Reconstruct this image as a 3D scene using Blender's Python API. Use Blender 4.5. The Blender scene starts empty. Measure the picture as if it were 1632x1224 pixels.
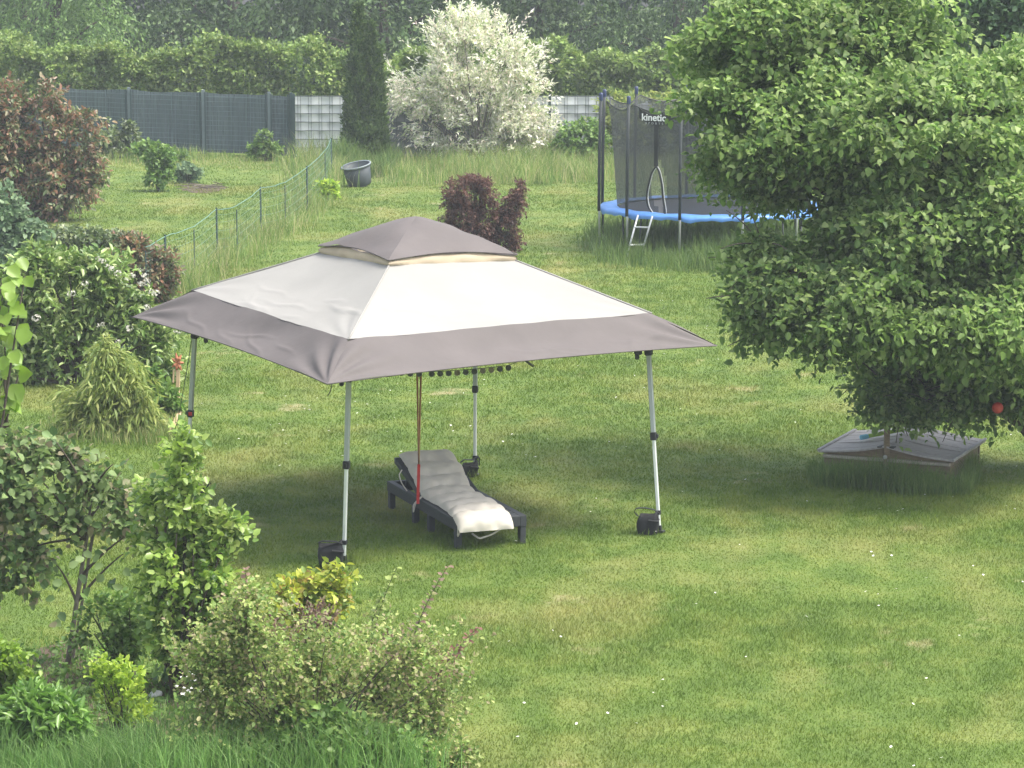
import bpy, math, random
import numpy as np
from mathutils import Matrix, Vector

# ------------------------------------------------------------------ camera, world, sun, exposure
sc = bpy.context.scene
col = sc.collection
PITCH = math.radians(9.048); FPX = 4681.35; CAM_H = 5.67
cam_data = bpy.data.cameras.new('camera'); cam = bpy.data.objects.new('camera', cam_data); col.objects.link(cam)
cam.location = (0, 0, CAM_H); cam.rotation_euler = (math.pi/2 - PITCH, 0, 0)
cam_data.sensor_width = 36; cam_data.lens = FPX/1632*36; cam_data.clip_start = .1; cam_data.clip_end = 1000
sc.camera = cam
SUN_EL, SUN_AZ = math.radians(62), math.radians(102)          # azimuth clockwise from +Y (away from camera) towards +X
wd = bpy.data.worlds.new('World'); sc.world = wd; wd.use_nodes = True
wn = wd.node_tree.nodes; sky = wn.new('ShaderNodeTexSky'); sky.sky_type = 'NISHITA'; sky.sun_disc = False
sky.sun_elevation = SUN_EL; sky.sun_rotation = SUN_AZ; sky.dust_density = 4; sky.ozone_density = 1; sky.air_density = 1
wn['Background'].inputs[1].default_value = .15
# milky, hazy summer sky: the same sky everywhere, half way to its own grey
bw = wn.new('ShaderNodeRGBToBW'); mxs = wn.new('ShaderNodeMix'); mxs.data_type = 'RGBA'; mxs.inputs[0].default_value = .55
wl_ = wd.node_tree.links; wl_.new(sky.outputs[0], bw.inputs[0]); wl_.new(sky.outputs[0], mxs.inputs[6]); wl_.new(bw.outputs[0], mxs.inputs[7]); wl_.new(mxs.outputs[2], wn['Background'].inputs[0])
sun_d = bpy.data.lights.new('sun', 'SUN'); sun = bpy.data.objects.new('sun', sun_d); col.objects.link(sun)
sun_d.energy = 1.25; sun_d.angle = math.radians(18); sun_d.color = (1, .95, .86)
sdir = Vector((math.sin(SUN_AZ)*math.cos(SUN_EL), math.cos(SUN_AZ)*math.cos(SUN_EL), math.sin(SUN_EL)))
sun.rotation_euler = sdir.to_track_quat('Z', 'Y').to_euler(); sun.location = (20, 20, 40)
sc.view_settings.view_transform = 'Standard'; sc.view_settings.look = 'None'
sc.view_settings.gamma = 1; sc.view_settings.use_curve_mapping = False
sc.view_settings.exposure = 1.76
sc.render.engine = 'CYCLES'
sc.cycles.use_denoising = True
sc.cycles.max_bounces = 8; sc.cycles.diffuse_bounces = 3; sc.cycles.transmission_bounces = 4
sc.cycles.transparent_max_bounces = 12; sc.cycles.volume_bounces = 0

# ------------------------------------------------------------------ helpers
rng = np.random.default_rng(7); random.seed(7)
cP, sP = math.cos(PITCH), math.sin(PITCH)
A = np.array
def ray(px, py):
    a = (px-816)/FPX; b = (612-py)/FPX
    return A([a, cP+b*sP, -sP+b*cP])
def G(px, py, z=0.):                                          # where the sight line meets the level z
    d = ray(px, py); k = (z-CAM_H)/d[2]; return A([0, 0, CAM_H])+k*d
def at(px, py, Y):                                            # where the sight line meets the plane y = Y
    d = ray(px, py); return A([0, 0, CAM_H])+Y/d[1]*d
def ppm(P): return FPX/(P[1]*cP+(CAM_H-P[2])*sP)              # picture pixels per metre at P
def nrm(v): return v/np.maximum(np.linalg.norm(v, axis=-1, keepdims=True), 1e-9)
def lin(r, g, b):
    return tuple(((c/255/12.92) if c/255 <= .04045 else ((c/255+.055)/1.055)**2.4) for c in (r, g, b))
class SN:
    def __init__(s, freq, n=7):
        s.K = rng.normal(size=(n, 3)); s.K = nrm(s.K)*freq*rng.uniform(.6, 1.6, (n, 1)); s.ph = rng.uniform(0, 6.3, n); s.n = n
    def __call__(s, P): return np.sin(P@s.K.T+s.ph).sum(-1)*math.sqrt(2/s.n)

def tag(o, label=None, cat=None, group=None, kind=None):
    if label: o['label'] = label
    if cat: o['category'] = cat
    if group: o['group'] = group
    if kind: o['kind'] = kind
    return o
def origin(o):
    p = A([0., 0., 0.])
    while o is not None: p = p+A(o.location); o = o.parent
    return p
def empty(name, loc, label, cat, group=None):
    o = bpy.data.objects.new(name, None); col.objects.link(o); o.location = [float(x) for x in loc]; o.empty_display_size = .1
    return tag(o, label, cat, group)
def link(name, me, mat, parent=None):
    o = bpy.data.objects.new(name, me); col.objects.link(o)
    if mat is not None and len(me.materials) == 0: me.materials.append(mat)
    if parent is not None: o.parent = parent
    return o
def np_mesh(name, V, F, smooth=False):
    """V (n,3); F list of (m,k) index arrays"""
    me = bpy.data.meshes.new(name)
    F = [A(f, dtype=np.int32) for f in F if len(f)]
    nl = sum(f.size for f in F); npol = sum(len(f) for f in F)
    me.vertices.add(len(V)); me.vertices.foreach_set('co', np.ascontiguousarray(V, dtype=np.float32).ravel())
    me.loops.add(nl); me.loops.foreach_set('vertex_index', np.concatenate([f.ravel() for f in F]))
    st = []; c = 0
    for f in F:
        st.append(c+np.arange(len(f))*f.shape[1]); c += f.size
    me.polygons.add(npol); me.polygons.foreach_set('loop_start', np.concatenate(st).astype(np.int32))
    me.update(calc_edges=True)
    if smooth: me.polygons.foreach_set('use_smooth', np.ones(npol, dtype=bool))
    me.validate(); return me
class MB:
    def __init__(s): s.V = []; s.F = []; s.n = 0
    def add(s, V, F):
        V = np.asarray(V, float)
        for f in F: s.F.append([int(i)+s.n for i in f])
        s.V.append(V); s.n += len(V); return s
    def box(s, c, size, R=None, bev=0.):
        h = A(size)/2.; R = np.eye(3) if R is None else R; c = A(c, dtype=float)
        if bev <= 0:
            V = A([[x, y, z] for x in (-1, 1) for y in (-1, 1) for z in (-1, 1)])*h
            F = [(0, 1, 3, 2), (4, 6, 7, 5), (0, 4, 5, 1), (2, 3, 7, 6), (0, 2, 6, 4), (1, 5, 7, 3)]
        else:
            b = min(bev, min(h)*.45); V = []; 
            # chamfered box from three nested rectangles per axis (24 verts)
            idx = {}
            for x in (-1, 1):
                for y in (-1, 1):
                    for z in (-1, 1):
                        for ax in range(3):
                            p = A([x, y, z])*(h-b); p[ax] = (x, y, z)[ax]*h[ax]; idx[(x, y, z, ax)] = len(V); V.append(p)
            F = []
            for ax in range(3):
                o1, o2 = [(1, 2), (2, 0), (0, 1)][ax]
                for sg in (-1, 1):
                    q = []
                    for u, v in ((-1, -1), (1, -1), (1, 1), (-1, 1)):
                        k = [0, 0, 0]; k[ax] = sg; k[o1] = u; k[o2] = v; q.append(idx[(*k, ax)])
                    F.append(q if sg > 0 else q[::-1])
                for u in (-1, 1):
                    for v in (-1, 1):                            # edges parallel to ax
                        ka = [0, 0, 0]; ka[o1] = u; ka[o2] = v
                        k0 = list(ka); k0[ax] = -1; k1 = list(ka); k1[ax] = 1
                        q = [idx[(*k0, o1)], idx[(*k1, o1)], idx[(*k1, o2)], idx[(*k0, o2)]]
                        F.append(q if u*v < 0 else q[::-1])
            for x in (-1, 1):
                for y in (-1, 1):
                    for z in (-1, 1):
                        q = [idx[(x, y, z, 0)], idx[(x, y, z, 1)], idx[(x, y, z, 2)]]
                        F.append(q if x*y*z > 0 else q[::-1])
            V = A(V)
        return s.add(V@R.T+c, F)
    def beam(s, p, q, w, t, up=(0, 0, 1), bev=.004):             # a box from p to q, w wide and t tall
        p, q = A(p, dtype=float), A(q, dtype=float); x = nrm(q-p); y = nrm(np.cross(up, x)); z = np.cross(x, y)
        return s.box((p+q)/2, (np.linalg.norm(q-p), w, t), np.c_[x, y, z], bev)
    def tube(s, pts, rad, k=6, cap=True):
        pts = A(pts, dtype=float); n = len(pts); rad = np.broadcast_to(A(rad, dtype=float), (n,))
        t = nrm(np.gradient(pts, axis=0)); ref = A([0, 0, 1.]) if abs(t[0, 2]) < .9 else A([1., 0, 0])
        a = nrm(np.cross(t, ref)); b = np.cross(t, a); th = np.arange(k)*2*math.pi/k
        V = (pts[:, None]+rad[:, None, None]*(np.cos(th)[None, :, None]*a[:, None]+np.sin(th)[None, :, None]*b[:, None])).reshape(-1, 3)
        F = [(i*k+j, i*k+(j+1) % k, (i+1)*k+(j+1) % k, (i+1)*k+j) for i in range(n-1) for j in range(k)]
        if cap: F += [tuple(range(k))[::-1], tuple((n-1)*k+j for j in range(k))]
        return s.add(V, F)
    def lathe(s, prof, k=24, M=None, c=(0, 0, 0)):               # prof [(r,z)...]
        prof = A(prof, dtype=float); th = np.arange(k)*2*math.pi/k
        V = np.stack([prof[:, :1]*np.cos(th), prof[:, :1]*np.sin(th), np.repeat(prof[:, 1:], k, 1)], -1).reshape(-1, 3)
        if M is not None: V = V@A(M).T
        n = len(prof)
        F = [(i*k+j, i*k+(j+1) % k, (i+1)*k+(j+1) % k, (i+1)*k+j) for i in range(n-1) for j in range(k)]
        return s.add(V+A(c, dtype=float), F)
    def grid(s, P):                                               # P (a,b,3)
        a, b = P.shape[:2]
        return s.add(P.reshape(-1, 3), [(i*b+j, i*b+j+1, (i+1)*b+j+1, (i+1)*b+j) for i in range(a-1) for j in range(b-1)])
    def build(s, name, mat, parent=None, smooth=False, **kw):
        V = np.concatenate(s.V)
        if parent is not None: V = V-origin(parent)
        me = bpy.data.meshes.new(name); me.from_pydata(V.tolist(), [], s.F); me.update()
        if smooth: me.polygons.foreach_set('use_smooth', np.ones(len(me.polygons), dtype=bool))
        o = link(name, me, mat, parent); tag(o, **kw); return o
def rotx(a): c, s = math.cos(a), math.sin(a); return A([[1, 0, 0], [0, c, -s], [0, s, c]])
def roty(a): c, s = math.cos(a), math.sin(a); return A([[c, 0, s], [0, 1, 0], [-s, 0, c]])
def rotz(a): c, s = math.cos(a), math.sin(a); return A([[c, -s, 0], [s, c, 0], [0, 0, 1]])

# ------------------------------------------------------------------ materials
def new_mat(name):
    m = bpy.data.materials.new(name); m.use_nodes = True; nt = m.node_tree
    return m, nt, nt.nodes['Principled BSDF'], nt.nodes['Material Output']
def ramp(nt, fac, stops):
    r = nt.nodes.new('ShaderNodeValToRGB'); e = r.color_ramp.elements
    while len(e) < len(stops): e.new(.5)
    for i, (p, c) in enumerate(stops): e[i].position = p; e[i].color = (*c[:3], 1)
    nt.links.new(fac, r.inputs[0]); return r.outputs[0]
def noise(nt, scale, detail=3, rough=.55, vec=None, stretch=None):
    n = nt.nodes.new('ShaderNodeTexNoise'); n.inputs['Scale'].default_value = scale
    n.inputs['Detail'].default_value = detail; n.inputs['Roughness'].default_value = rough
    if vec is None: vec = nt.nodes.new('ShaderNodeNewGeometry').outputs['Position']
    if stretch:
        mp = nt.nodes.new('ShaderNodeMapping'); mp.inputs['Scale'].default_value = stretch; nt.links.new(vec, mp.inputs[0]); vec = mp.outputs[0]
    nt.links.new(vec, n.inputs['Vector']); return n.outputs['Fac']
def mixc(nt, fac, a, b, mode='MIX'):
    n = nt.nodes.new('ShaderNodeMix'); n.data_type = 'RGBA'; n.blend_type = mode
    for k, v in ((0, fac), (6, a), (7, b)):
        if hasattr(v, 'is_output'): nt.links.new(v, n.inputs[k])
        elif k == 0: n.inputs[0].default_value = v
        else: n.inputs[k].default_value = (*v[:3], 1)
    return n.outputs[2]
def plain(name, c, rough=.6, var=.15, scale=6., spec=.4, metal=0., bump=0., bscale=60., stretch=None, trans=0.):
    m, nt, p, out = new_mat(name)
    n = noise(nt, scale, 4, stretch=stretch)
    nt.links.new(ramp(nt, n, [(.25, tuple(x*(1-var) for x in c)), (.75, tuple(min(1, x*(1+var)) for x in c))]), p.inputs['Base Color'])
    p.inputs['Roughness'].default_value = rough; p.inputs['Specular IOR Level'].default_value = spec; p.inputs['Metallic'].default_value = metal
    if bump:
        b = nt.nodes.new('ShaderNodeBump'); b.inputs['Strength'].default_value = bump; b.inputs['Distance'].default_value = .01
        nt.links.new(noise(nt, bscale, 3), b.inputs['Height']); nt.links.new(b.outputs[0], p.inputs['Normal'])
    if trans:
        t = nt.nodes.new('ShaderNodeBsdfTranslucent'); t.inputs[0].default_value = (*c, 1)
        mx = nt.nodes.new('ShaderNodeMixShader'); mx.inputs[0].default_value = trans
        nt.links.new(p.outputs[0], mx.inputs[1]); nt.links.new(t.outputs[0], mx.inputs[2]); nt.links.new(mx.outputs[0], out.inputs[0])
    return m
LEAF_GAIN = 1.68
def leaf_mat(name, cols, trans=.35, rough=.45, spec=.35, patch=.35, pscale=2.2):
    """leaf colour differs from leaf to leaf and, weakly, from branch to branch"""
    m, nt, p, out = new_mat(name); g = nt.nodes.new('ShaderNodeNewGeometry')
    cols = [tuple(min(.85, x*LEAF_GAIN) for x in c) for c in cols]
    k = len(cols); base = ramp(nt, g.outputs['Random Per Island'], [(i/max(1, k-1), c) for i, c in enumerate(cols)])
    n = noise(nt, pscale, 2)
    v = nt.nodes.new('ShaderNodeMapRange'); v.inputs[1].default_value = .3; v.inputs[2].default_value = .7
    v.inputs[3].default_value = 1-patch; v.inputs[4].default_value = 1+patch; nt.links.new(n, v.inputs[0])
    h = nt.nodes.new('ShaderNodeHueSaturation'); nt.links.new(v.outputs[0], h.inputs['Value']); nt.links.new(base, h.inputs['Color'])
    nt.links.new(h.outputs[0], p.inputs['Base Color']); p.inputs['Roughness'].default_value = rough; p.inputs['Specular IOR Level'].default_value = spec
    t = nt.nodes.new('ShaderNodeBsdfTranslucent'); hs = nt.nodes.new('ShaderNodeHueSaturation'); hs.inputs['Value'].default_value = 1.25; hs.inputs['Saturation'].default_value = 1.1
    nt.links.new(h.outputs[0], hs.inputs['Color']); nt.links.new(hs.outputs[0], t.inputs[0])
    mx = nt.nodes.new('ShaderNodeMixShader'); mx.inputs[0].default_value = trans
    nt.links.new(p.outputs[0], mx.inputs[1]); nt.links.new(t.outputs[0], mx.inputs[2]); nt.links.new(mx.outputs[0], out.inputs[0])
    return m
def lawn_colour(nt):
    """green, with dry straw patches and darker tufty ones; the same in the soil sheet and in the blades"""
    big = noise(nt, .55, 3, .6, stretch=(1., .6, 1)); mid = noise(nt, 2.1, 4, .6, stretch=(1., .75, 1)); fine = noise(nt, 14, 3, .6)
    c = ramp(nt, mid, [(.22, (.068, .126, .019)), (.48, (.122, .192, .033)), (.76, (.215, .262, .06))])
    dry = ramp(nt, big, [(.50, (0, 0, 0)), (.72, (1, 1, 1))])
    c2 = mixc(nt, fine, (.21, .245, .055), (.38, .33, .14)); c = mixc(nt, dry, c, mixc(nt, .8, c, c2))
    dk = ramp(nt, noise(nt, 1.15, 4, .62, stretch=(1, .8, 1)), [(.28, (1, 1, 1)), (.45, (0, 0, 0))]); c = mixc(nt, dk, c, mixc(nt, .55, c, (.062, .112, .022)))
    spot = ramp(nt, noise(nt, .9, 5, .65), [(.62, (0, 0, 0)), (.74, (1, 1, 1))])
    c = mixc(nt, spot, c, (.40, .35, .19))
    return c, fine
def lawn_mat(name, blade):
    m, nt, p, out = new_mat(name); c, fine = lawn_colour(nt)
    p.inputs['Roughness'].default_value = .75; p.inputs['Specular IOR Level'].default_value = .2
    if blade:
        g = nt.nodes.new('ShaderNodeNewGeometry')
        v = ramp(nt, g.outputs['Random Per Island'], [(0, (.74, .78, .62)), (.7, (1.03, 1.03, .95)), (1, (1.32, 1.2, 1.1))])
        c = mixc(nt, 1., c, v, 'MULTIPLY')
        t = nt.nodes.new('ShaderNodeBsdfTranslucent'); nt.links.new(c, t.inputs[0])
        mx = nt.nodes.new('ShaderNodeMixShader'); mx.inputs[0].default_value = .35
        nt.links.new(p.outputs[0], mx.inputs[1]); nt.links.new(t.outputs[0], mx.inputs[2]); nt.links.new(mx.outputs[0], out.inputs[0])
    else:
        c = mixc(nt, ramp(nt, noise(nt, 30, 4, .7), [(.35, (0, 0, 0)), (.7, (1, 1, 1))]), mixc(nt, .5, c, (.05, .07, .018)), c)
        b = nt.nodes.new('ShaderNodeBump'); b.inputs['Strength'].default_value = .8; b.inputs['Distance'].default_value = .03
        nt.links.new(noise(nt, 22, 4, .7), b.inputs['Height']); nt.links.new(b.outputs[0], p.inputs['Normal'])
    nt.links.new(c, p.inputs['Base Color']); return m

M = {}
M['lawn'] = lawn_mat('lawn', False); M['blade'] = lawn_mat('lawn_blade', True)
M['soil'] = plain('soil', (.10, .072, .048), .95, .4, 7, bump=.8, bscale=25)
M['bark'] = plain('bark', (.075, .06, .045), .9, .35, 14, bump=.6, bscale=40)
M['barkgrey'] = plain('grey_bark', (.14, .125, .10), .9, .3, 14, bump=.5, bscale=40)
M['stem'] = plain('green_stem', (.07, .08, .03), .8, .3, 14)
M['canvas'] = plain('off_white_canvas', (.295, .287, .268), .85, .07, 1.3, spec=.2, bump=.35, bscale=5, trans=.10)
M['brown'] = plain('taupe_canvas', (.116, .103, .099), .8, .10, 2.4, spec=.3, bump=.4, bscale=7, trans=.04)
M['tan'] = plain('tan_canvas', (.40, .33, .235), .85, .1, 5, spec=.2)
M['steel'] = plain('grey_steel_tube', (.36, .39, .385), .42, .06, 8, spec=.5, metal=.35)
M['steelw'] = plain('pale_steel_tube', (.62, .65, .62), .4, .05, 8, spec=.5, metal=.2)
M['blackp'] = plain('black_plastic', (.018, .019, .02), .5, .2, 20)
M['blackf'] = plain('black_nylon', (.009, .010, .011), .75, .3, 20, bump=.3, bscale=30)
M['wicker'] = plain('anthracite_plastic', (.030, .034, .037), .6, .2, 30, bump=.25, bscale=120)
M['cushion'] = plain('beige_cotton', (.54, .50, .43), .95, .06, 12, spec=.15, bump=.3, bscale=220)
M['red'] = plain('red_webbing', (.42, .028, .022), .7, .15, 20)
M['rust'] = plain('rust_webbing', (.20, .055, .025), .7, .2, 20)
M['ochre'] = plain('ochre_webbing', (.42, .27, .10), .7, .2, 20)
M['disc'] = plain('smoked_disc', (.05, .055, .045), .35, .3, 30)
M['discl'] = plain('olive_disc', (.17, .15, .09), .35, .3, 30)
M['greyboard'] = plain('weathered_grey_board', (.36, .34, .32), .85, .25, 5, bump=.5, bscale=40, stretch=(2, 14, 2))
M['wood'] = plain('brown_board', (.20, .155, .10), .8, .25, 6, bump=.4, bscale=30, stretch=(3, 3, 14))
M['palewood'] = plain('pale_wood', (.50, .36, .22), .8, .2, 8)
M['toygreen'] = plain('lime_foam', (.27, .44, .06), .6, .08, 10)
M['toyblue'] = plain('light_blue_plastic', (.18, .48, .62), .45, .08, 10)
M['ball'] = plain('red_ball', (.48, .055, .035), .45, .08, 10)
M['pad'] = plain('blue_vinyl', (.09, .24, .56), .42, .1, 4, spec=.5, bump=.2, bscale=9)
M['cap'] = plain('blue_cap', (.035, .05, .11), .4, .1, 10)
M['pole'] = plain('dark_foam_sleeve', (.035, .042, .043), .7, .15, 12)
M['galv'] = plain('galvanised_steel', (.46, .47, .46), .42, .12, 10, metal=.5)
M['mat'] = plain('jump_mat', (.028, .03, .032), .6, .15, 6)
M['white'] = plain('white_print', (.8, .8, .8), .6, .03, 10)
M['greyp'] = plain('grey_print', (.32, .33, .33), .6, .03, 10)
M['ladder'] = plain('ladder_tube', (.55, .56, .55), .4, .1, 10, metal=.3)
M['screen'] = plain('slate_screen', (.095, .125, .128), .75, .3, 3.5, stretch=(9, 9, .35))
M['post'] = plain('dark_green_post', (.035, .062, .06), .6, .15, 8)
M['postlt'] = plain('slate_post', (.13, .165, .17), .6, .15, 8)
M['strip'] = plain('pale_grey_strip', (.56, .585, .58), .55, .08, 1.4)
M['stripshade'] = plain('shaded_pale_strip', (.19, .20, .205), .6, .12, 2.5)  # darker copy of the pale strip, with shade put into its colour
M['gridwire'] = plain('grid_wire', (.13, .17, .18), .6, .3, 3)
M['wire'] = plain('fence_wire', (.055, .075, .07), .6, .2, 10)
M['nettwine'] = plain('net_twine', (.10, .19, .14), .6, .35, 9)
M['tape'] = plain('green_tape', (.10, .20, .15), .6, .35, 9)
M['tubp'] = plain('dark_tub', (.042, .052, .056), .55, .2, 7)
M['tubrim'] = plain('worn_tub_rim', (.17, .20, .21), .5, .15, 9)
M['stone'] = plain('pale_stone', (.6, .6, .58), .8, .15, 15)
M['petal'] = plain('white_petal', (.78, .77, .72), .7, .05, 20, trans=.3)
M['cream'] = plain('cream_petal', (.52, .50, .43), .7, .08, 20, trans=.3)
M['netm'] = None
def net_material():
    m, nt, p, out = new_mat('fine_black_net'); p.inputs['Base Color'].default_value = (.045, .052, .052, 1); p.inputs['Roughness'].default_value = .8
    t = nt.nodes.new('ShaderNodeBsdfTransparent'); mx = nt.nodes.new('ShaderNodeMixShader'); mx.inputs[0].default_value = .62
    nt.links.new(t.outputs[0], mx.inputs[1]); nt.links.new(p.outputs[0], mx.inputs[2]); nt.links.new(mx.outputs[0], out.inputs[0]); return m
M['netm'] = net_material()
M['netting'] = None
L = {}
L['hazel'] = leaf_mat('hazel_leaf', [(.046, .084, .026), (.085, .138, .040), (.132, .188, .060), (.215, .265, .115)], .48, .5, .25, .25, 1.6)
L['back'] = leaf_mat('dark_tree_leaf', [(.028, .05, .02), (.048, .08, .028), (.078, .118, .042)], .25, .5, .3, .45, .8)
L['backlight'] = leaf_mat('light_tree_leaf', [(.045, .085, .028), (.085, .14, .04), (.12, .175, .06)], .35, .5, .3, .35, .8)
L['wood'] = leaf_mat('far_wood_leaf', [(.018, .034, .02), (.03, .052, .026)], .2, .6, .2, .4, .4)
L['hedge'] = leaf_mat('hedge_leaf', [(.05, .085, .022), (.09, .135, .032), (.12, .175, .042), (.17, .205, .065)], .3, .45, .35, .35, 1.2)
L['willow'] = leaf_mat('variegated_willow_leaf', [(.15, .21, .09), (.32, .35, .20), (.45, .45, .37), (.52, .50, .44), (.50, .42, .37)], .3, .55, .25, .25, 2.5)
L['thuja'] = leaf_mat('thuja_spray', [(.026, .048, .014), (.05, .082, .022), (.08, .115, .034)], .15, .6, .2, .3, 3)
L['maple'] = leaf_mat('dark_red_maple_leaf', [(.036, .021, .019), (.058, .031, .026), (.09, .046, .036), (.12, .066, .048)], .3, .5, .25, .3, 3)
L['photinia'] = leaf_mat('bronze_leaf', [(.042, .06, .026), (.07, .095, .038), (.10, .125, .055), (.13, .115, .06), (.16, .085, .052), (.19, .11, .072), (.17, .17, .11)], .28, .4, .4, .35, 2.2)
L['photgreen'] = leaf_mat('photinia_green_leaf', [(.04, .062, .025), (.07, .10, .035), (.12, .14, .06)], .28, .35, .5, .35, 2.2)
L['rhodo'] = leaf_mat('rhododendron_leaf', [(.05, .09, .024), (.095, .15, .038), (.15, .205, .06), (.25, .29, .13)], .3, .35, .5, .3, 2.)
L['bamboo'] = leaf_mat('bamboo_leaf', [(.085, .125, .032), (.145, .185, .05), (.23, .25, .08)], .4, .5, .3, .2, 2.5)
L['teal'] = leaf_mat('grey_green_leaf', [(.06, .10, .055), (.10, .15, .08), (.15, .20, .11)], .3, .55, .25, .25, 2)
L['teal2'] = leaf_mat('blue_green_leaf', [(.04, .075, .035), (.06, .105, .05), (.10, .15, .07)], .3, .5, .3, .3, 1.5)
L['shrub'] = leaf_mat('mid_green_leaf', [(.045, .09, .022), (.085, .145, .034), (.14, .20, .055)], .35, .45, .35, .3, 2)
L['rose'] = leaf_mat('rose_leaf', [(.042, .075, .028), (.075, .125, .04), (.12, .16, .062), (.15, .125, .08)], .3, .5, .25, .25, 3)
L['pear'] = leaf_mat('pear_leaf', [(.05, .095, .02), (.10, .165, .035), (.19, .26, .06), (.31, .36, .13)], .4, .35, .5, .3, 3)
L['lime'] = leaf_mat('lime_leaf', [(.10, .17, .025), (.19, .27, .04), (.30, .36, .075)], .4, .45, .3, .2, 4)
L['yellow'] = leaf_mat('yellow_green_leaf', [(.07, .12, .025), (.13, .185, .035), (.22, .26, .05), (.30, .31, .06), (.24, .16, .065)], .4, .45, .3, .25, 4)
L['spirea'] = leaf_mat('spirea_leaf', [(.065, .11, .028), (.11, .165, .042), (.16, .205, .06), (.225, .245, .09), (.19, .15, .10)], .35, .5, .3, .3, 3)
L['plum'] = leaf_mat('purple_brown_leaf', [(.075, .055, .045), (.14, .085, .07), (.16, .14, .07)], .3, .45, .3, .25, 4)
L['plumtip'] = leaf_mat('plum_tip_leaf', [(.09, .045, .04), (.15, .07, .055)], .3, .45, .3, .25, 4)
L['peony'] = leaf_mat('lance_leaf', [(.05, .11, .025), (.09, .165, .035), (.14, .22, .06)], .35, .35, .5, .25, 4)
L['vine'] = leaf_mat('vine_leaf', [(.07, .125, .02), (.12, .19, .03), (.17, .235, .045)], .45, .4, .4, .2, 4)
L['grass'] = leaf_mat('tall_grass_blade', [(.060, .11, .026), (.10, .155, .038), (.16, .19, .06), (.25, .23, .12)], .35, .6, .25, .25, 1.5)
L['grass2'] = leaf_mat('fresh_grass_blade', [(.055, .115, .03), (.085, .16, .042), (.13, .20, .065)], .35, .6, .25, .25, 1.5)
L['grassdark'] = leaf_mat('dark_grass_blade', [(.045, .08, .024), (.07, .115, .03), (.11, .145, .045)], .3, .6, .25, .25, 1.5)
L['pampas'] = leaf_mat('pampas_blade', [(.10, .13, .05), (.20, .20, .10), (.34, .29, .18)], .3, .6, .25, .2, 2)

# ------------------------------------------------------------------ foliage machinery
def tmpl_ovate(w=.4, fold=.10, droop=.12):
    return (A([[0, 0, 0], [.28, w*.92, fold], [.68, w*.80, fold*.6], [1, 0, -droop], [.68, -w*.80, fold*.6], [.28, -w*.92, fold]]),
            A([[0, 3, 2, 1], [0, 5, 4, 3]]))
def tmpl_rhomb(w=.2, droop=.1):
    return (A([[0, 0, 0], [.45, w, .04], [1, 0, -droop], [.45, -w, .04]]), A([[0, 3, 2, 1]]))
def tmpl_tri(w=.2):
    return (A([[0, -w*.6, 0], [0, w*.6, 0], [1, 0, 0]]), A([[0, 1, 2]]))
def frames(D, N):
    X = nrm(D); Y = nrm(np.cross(N, X)); Z = np.cross(X, Y); return X, Y, Z
def leaf_mesh(name, P, D, N, S, tmpl):
    TV, TF = tmpl; X, Y, Z = frames(D, N); n = len(P)
    V = P[:, None]+S[:, None, None]*(TV[None, :, :1]*X[:, None]+TV[None, :, 1:2]*Y[:, None]+TV[None, :, 2:]*Z[:, None])
    F = (np.arange(n)[:, None, None]*len(TV)+TF[None]).reshape(-1, TF.shape[1])
    return np_mesh(name, V.reshape(-1, 3), [F])
def rnd_dir(n):
    return nrm(rng.normal(size=(n, 3)))
def shell_points(lobes, n, shell=.4, gate=-.35, gfreq=2.2, rough=.16, inner=.25, zmin=.05):
    """points in the outer shell of a union of ellipsoids; lobes [(centre, radii)]"""
    C = A([l[0] for l in lobes]); R = A([l[1] for l in lobes]); w = (R[:, 0]*R[:, 2]+R[:, 1]*R[:, 2]+R[:, 0]*R[:, 1]); w = w/w.sum()
    gf = 2.4/max(.08, float(np.median(R[:, [0, 2]]))); g1 = SN(3.); g2 = SN(gf); out_p = []; out_d = []; got = 0
    for _ in range(12):
        m = int(n*2.2); k = rng.choice(len(C), m, p=w); d = rnd_dir(m)
        rr = (1-shell*rng.random(m)**1.4)*(1+rough*g1(d*1.2+C[k]*3))
        P = C[k]+d*R[k]*rr[:, None]
        ok = P[:, 2] > zmin
        deep = np.zeros(m, bool)
        for j in range(len(C)):
            q = np.linalg.norm((P-C[j])/R[j], axis=1); deep |= (q < 1-shell) & (k != j)
        ok &= ~deep | (rng.random(m) < inner)
        ok &= g2(P) > gate-.5-.4*rng.random(m)
        out_p.append(P[ok]); out_d.append(nrm(d[ok]/R[k][ok])); got += ok.sum()
        if got >= n: break
    return np.concatenate(out_p)[:n], np.concatenate(out_d)[:n]
def twig_leaves(T0, Dr, Ln, k, droop=.3, spread=.9, size=.08, svar=.35, up=.8, tipgrow=0., nr=.45):
    """k leaves along each arching twig"""
    n = len(T0); j = (np.arange(k)+.6)/k; j = np.clip(j[None]+rng.uniform(-.3, .3, (n, k))/k, .05, 1.02)
    pos = T0[:, None]+Dr[:, None]*(Ln[:, None]*j)[..., None]; pos[..., 2] -= droop*Ln[:, None]*j**2
    tan = np.repeat(Dr[:, None], k, 1).copy(); tan[..., 2] -= 2*droop*j; tan = nrm(tan)
    ref = rnd_dir(n)[:, None]; a = nrm(np.cross(tan, ref)); b = np.cross(tan, a)
    ph = (np.arange(k)*2.4)[None]+rng.uniform(-.5, .5, (n, k))
    side = np.cos(ph)[..., None]*a+np.sin(ph)[..., None]*b
    D = nrm(tan*math.cos(spread)+side*math.sin(spread)+rng.normal(size=(n, k, 3))*.18+A([0, 0, -.12]))
    N = nrm(A([0, 0, up])+side*.25+rng.normal(size=(n, k, 3))*nr)
    S = size*(1+svar*rng.uniform(-1, 1, (n, k)))*(1+tipgrow*(j-.5))
    return pos.reshape(-1, 3), D.reshape(-1, 3), N.reshape(-1, 3), S.ravel()
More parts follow.
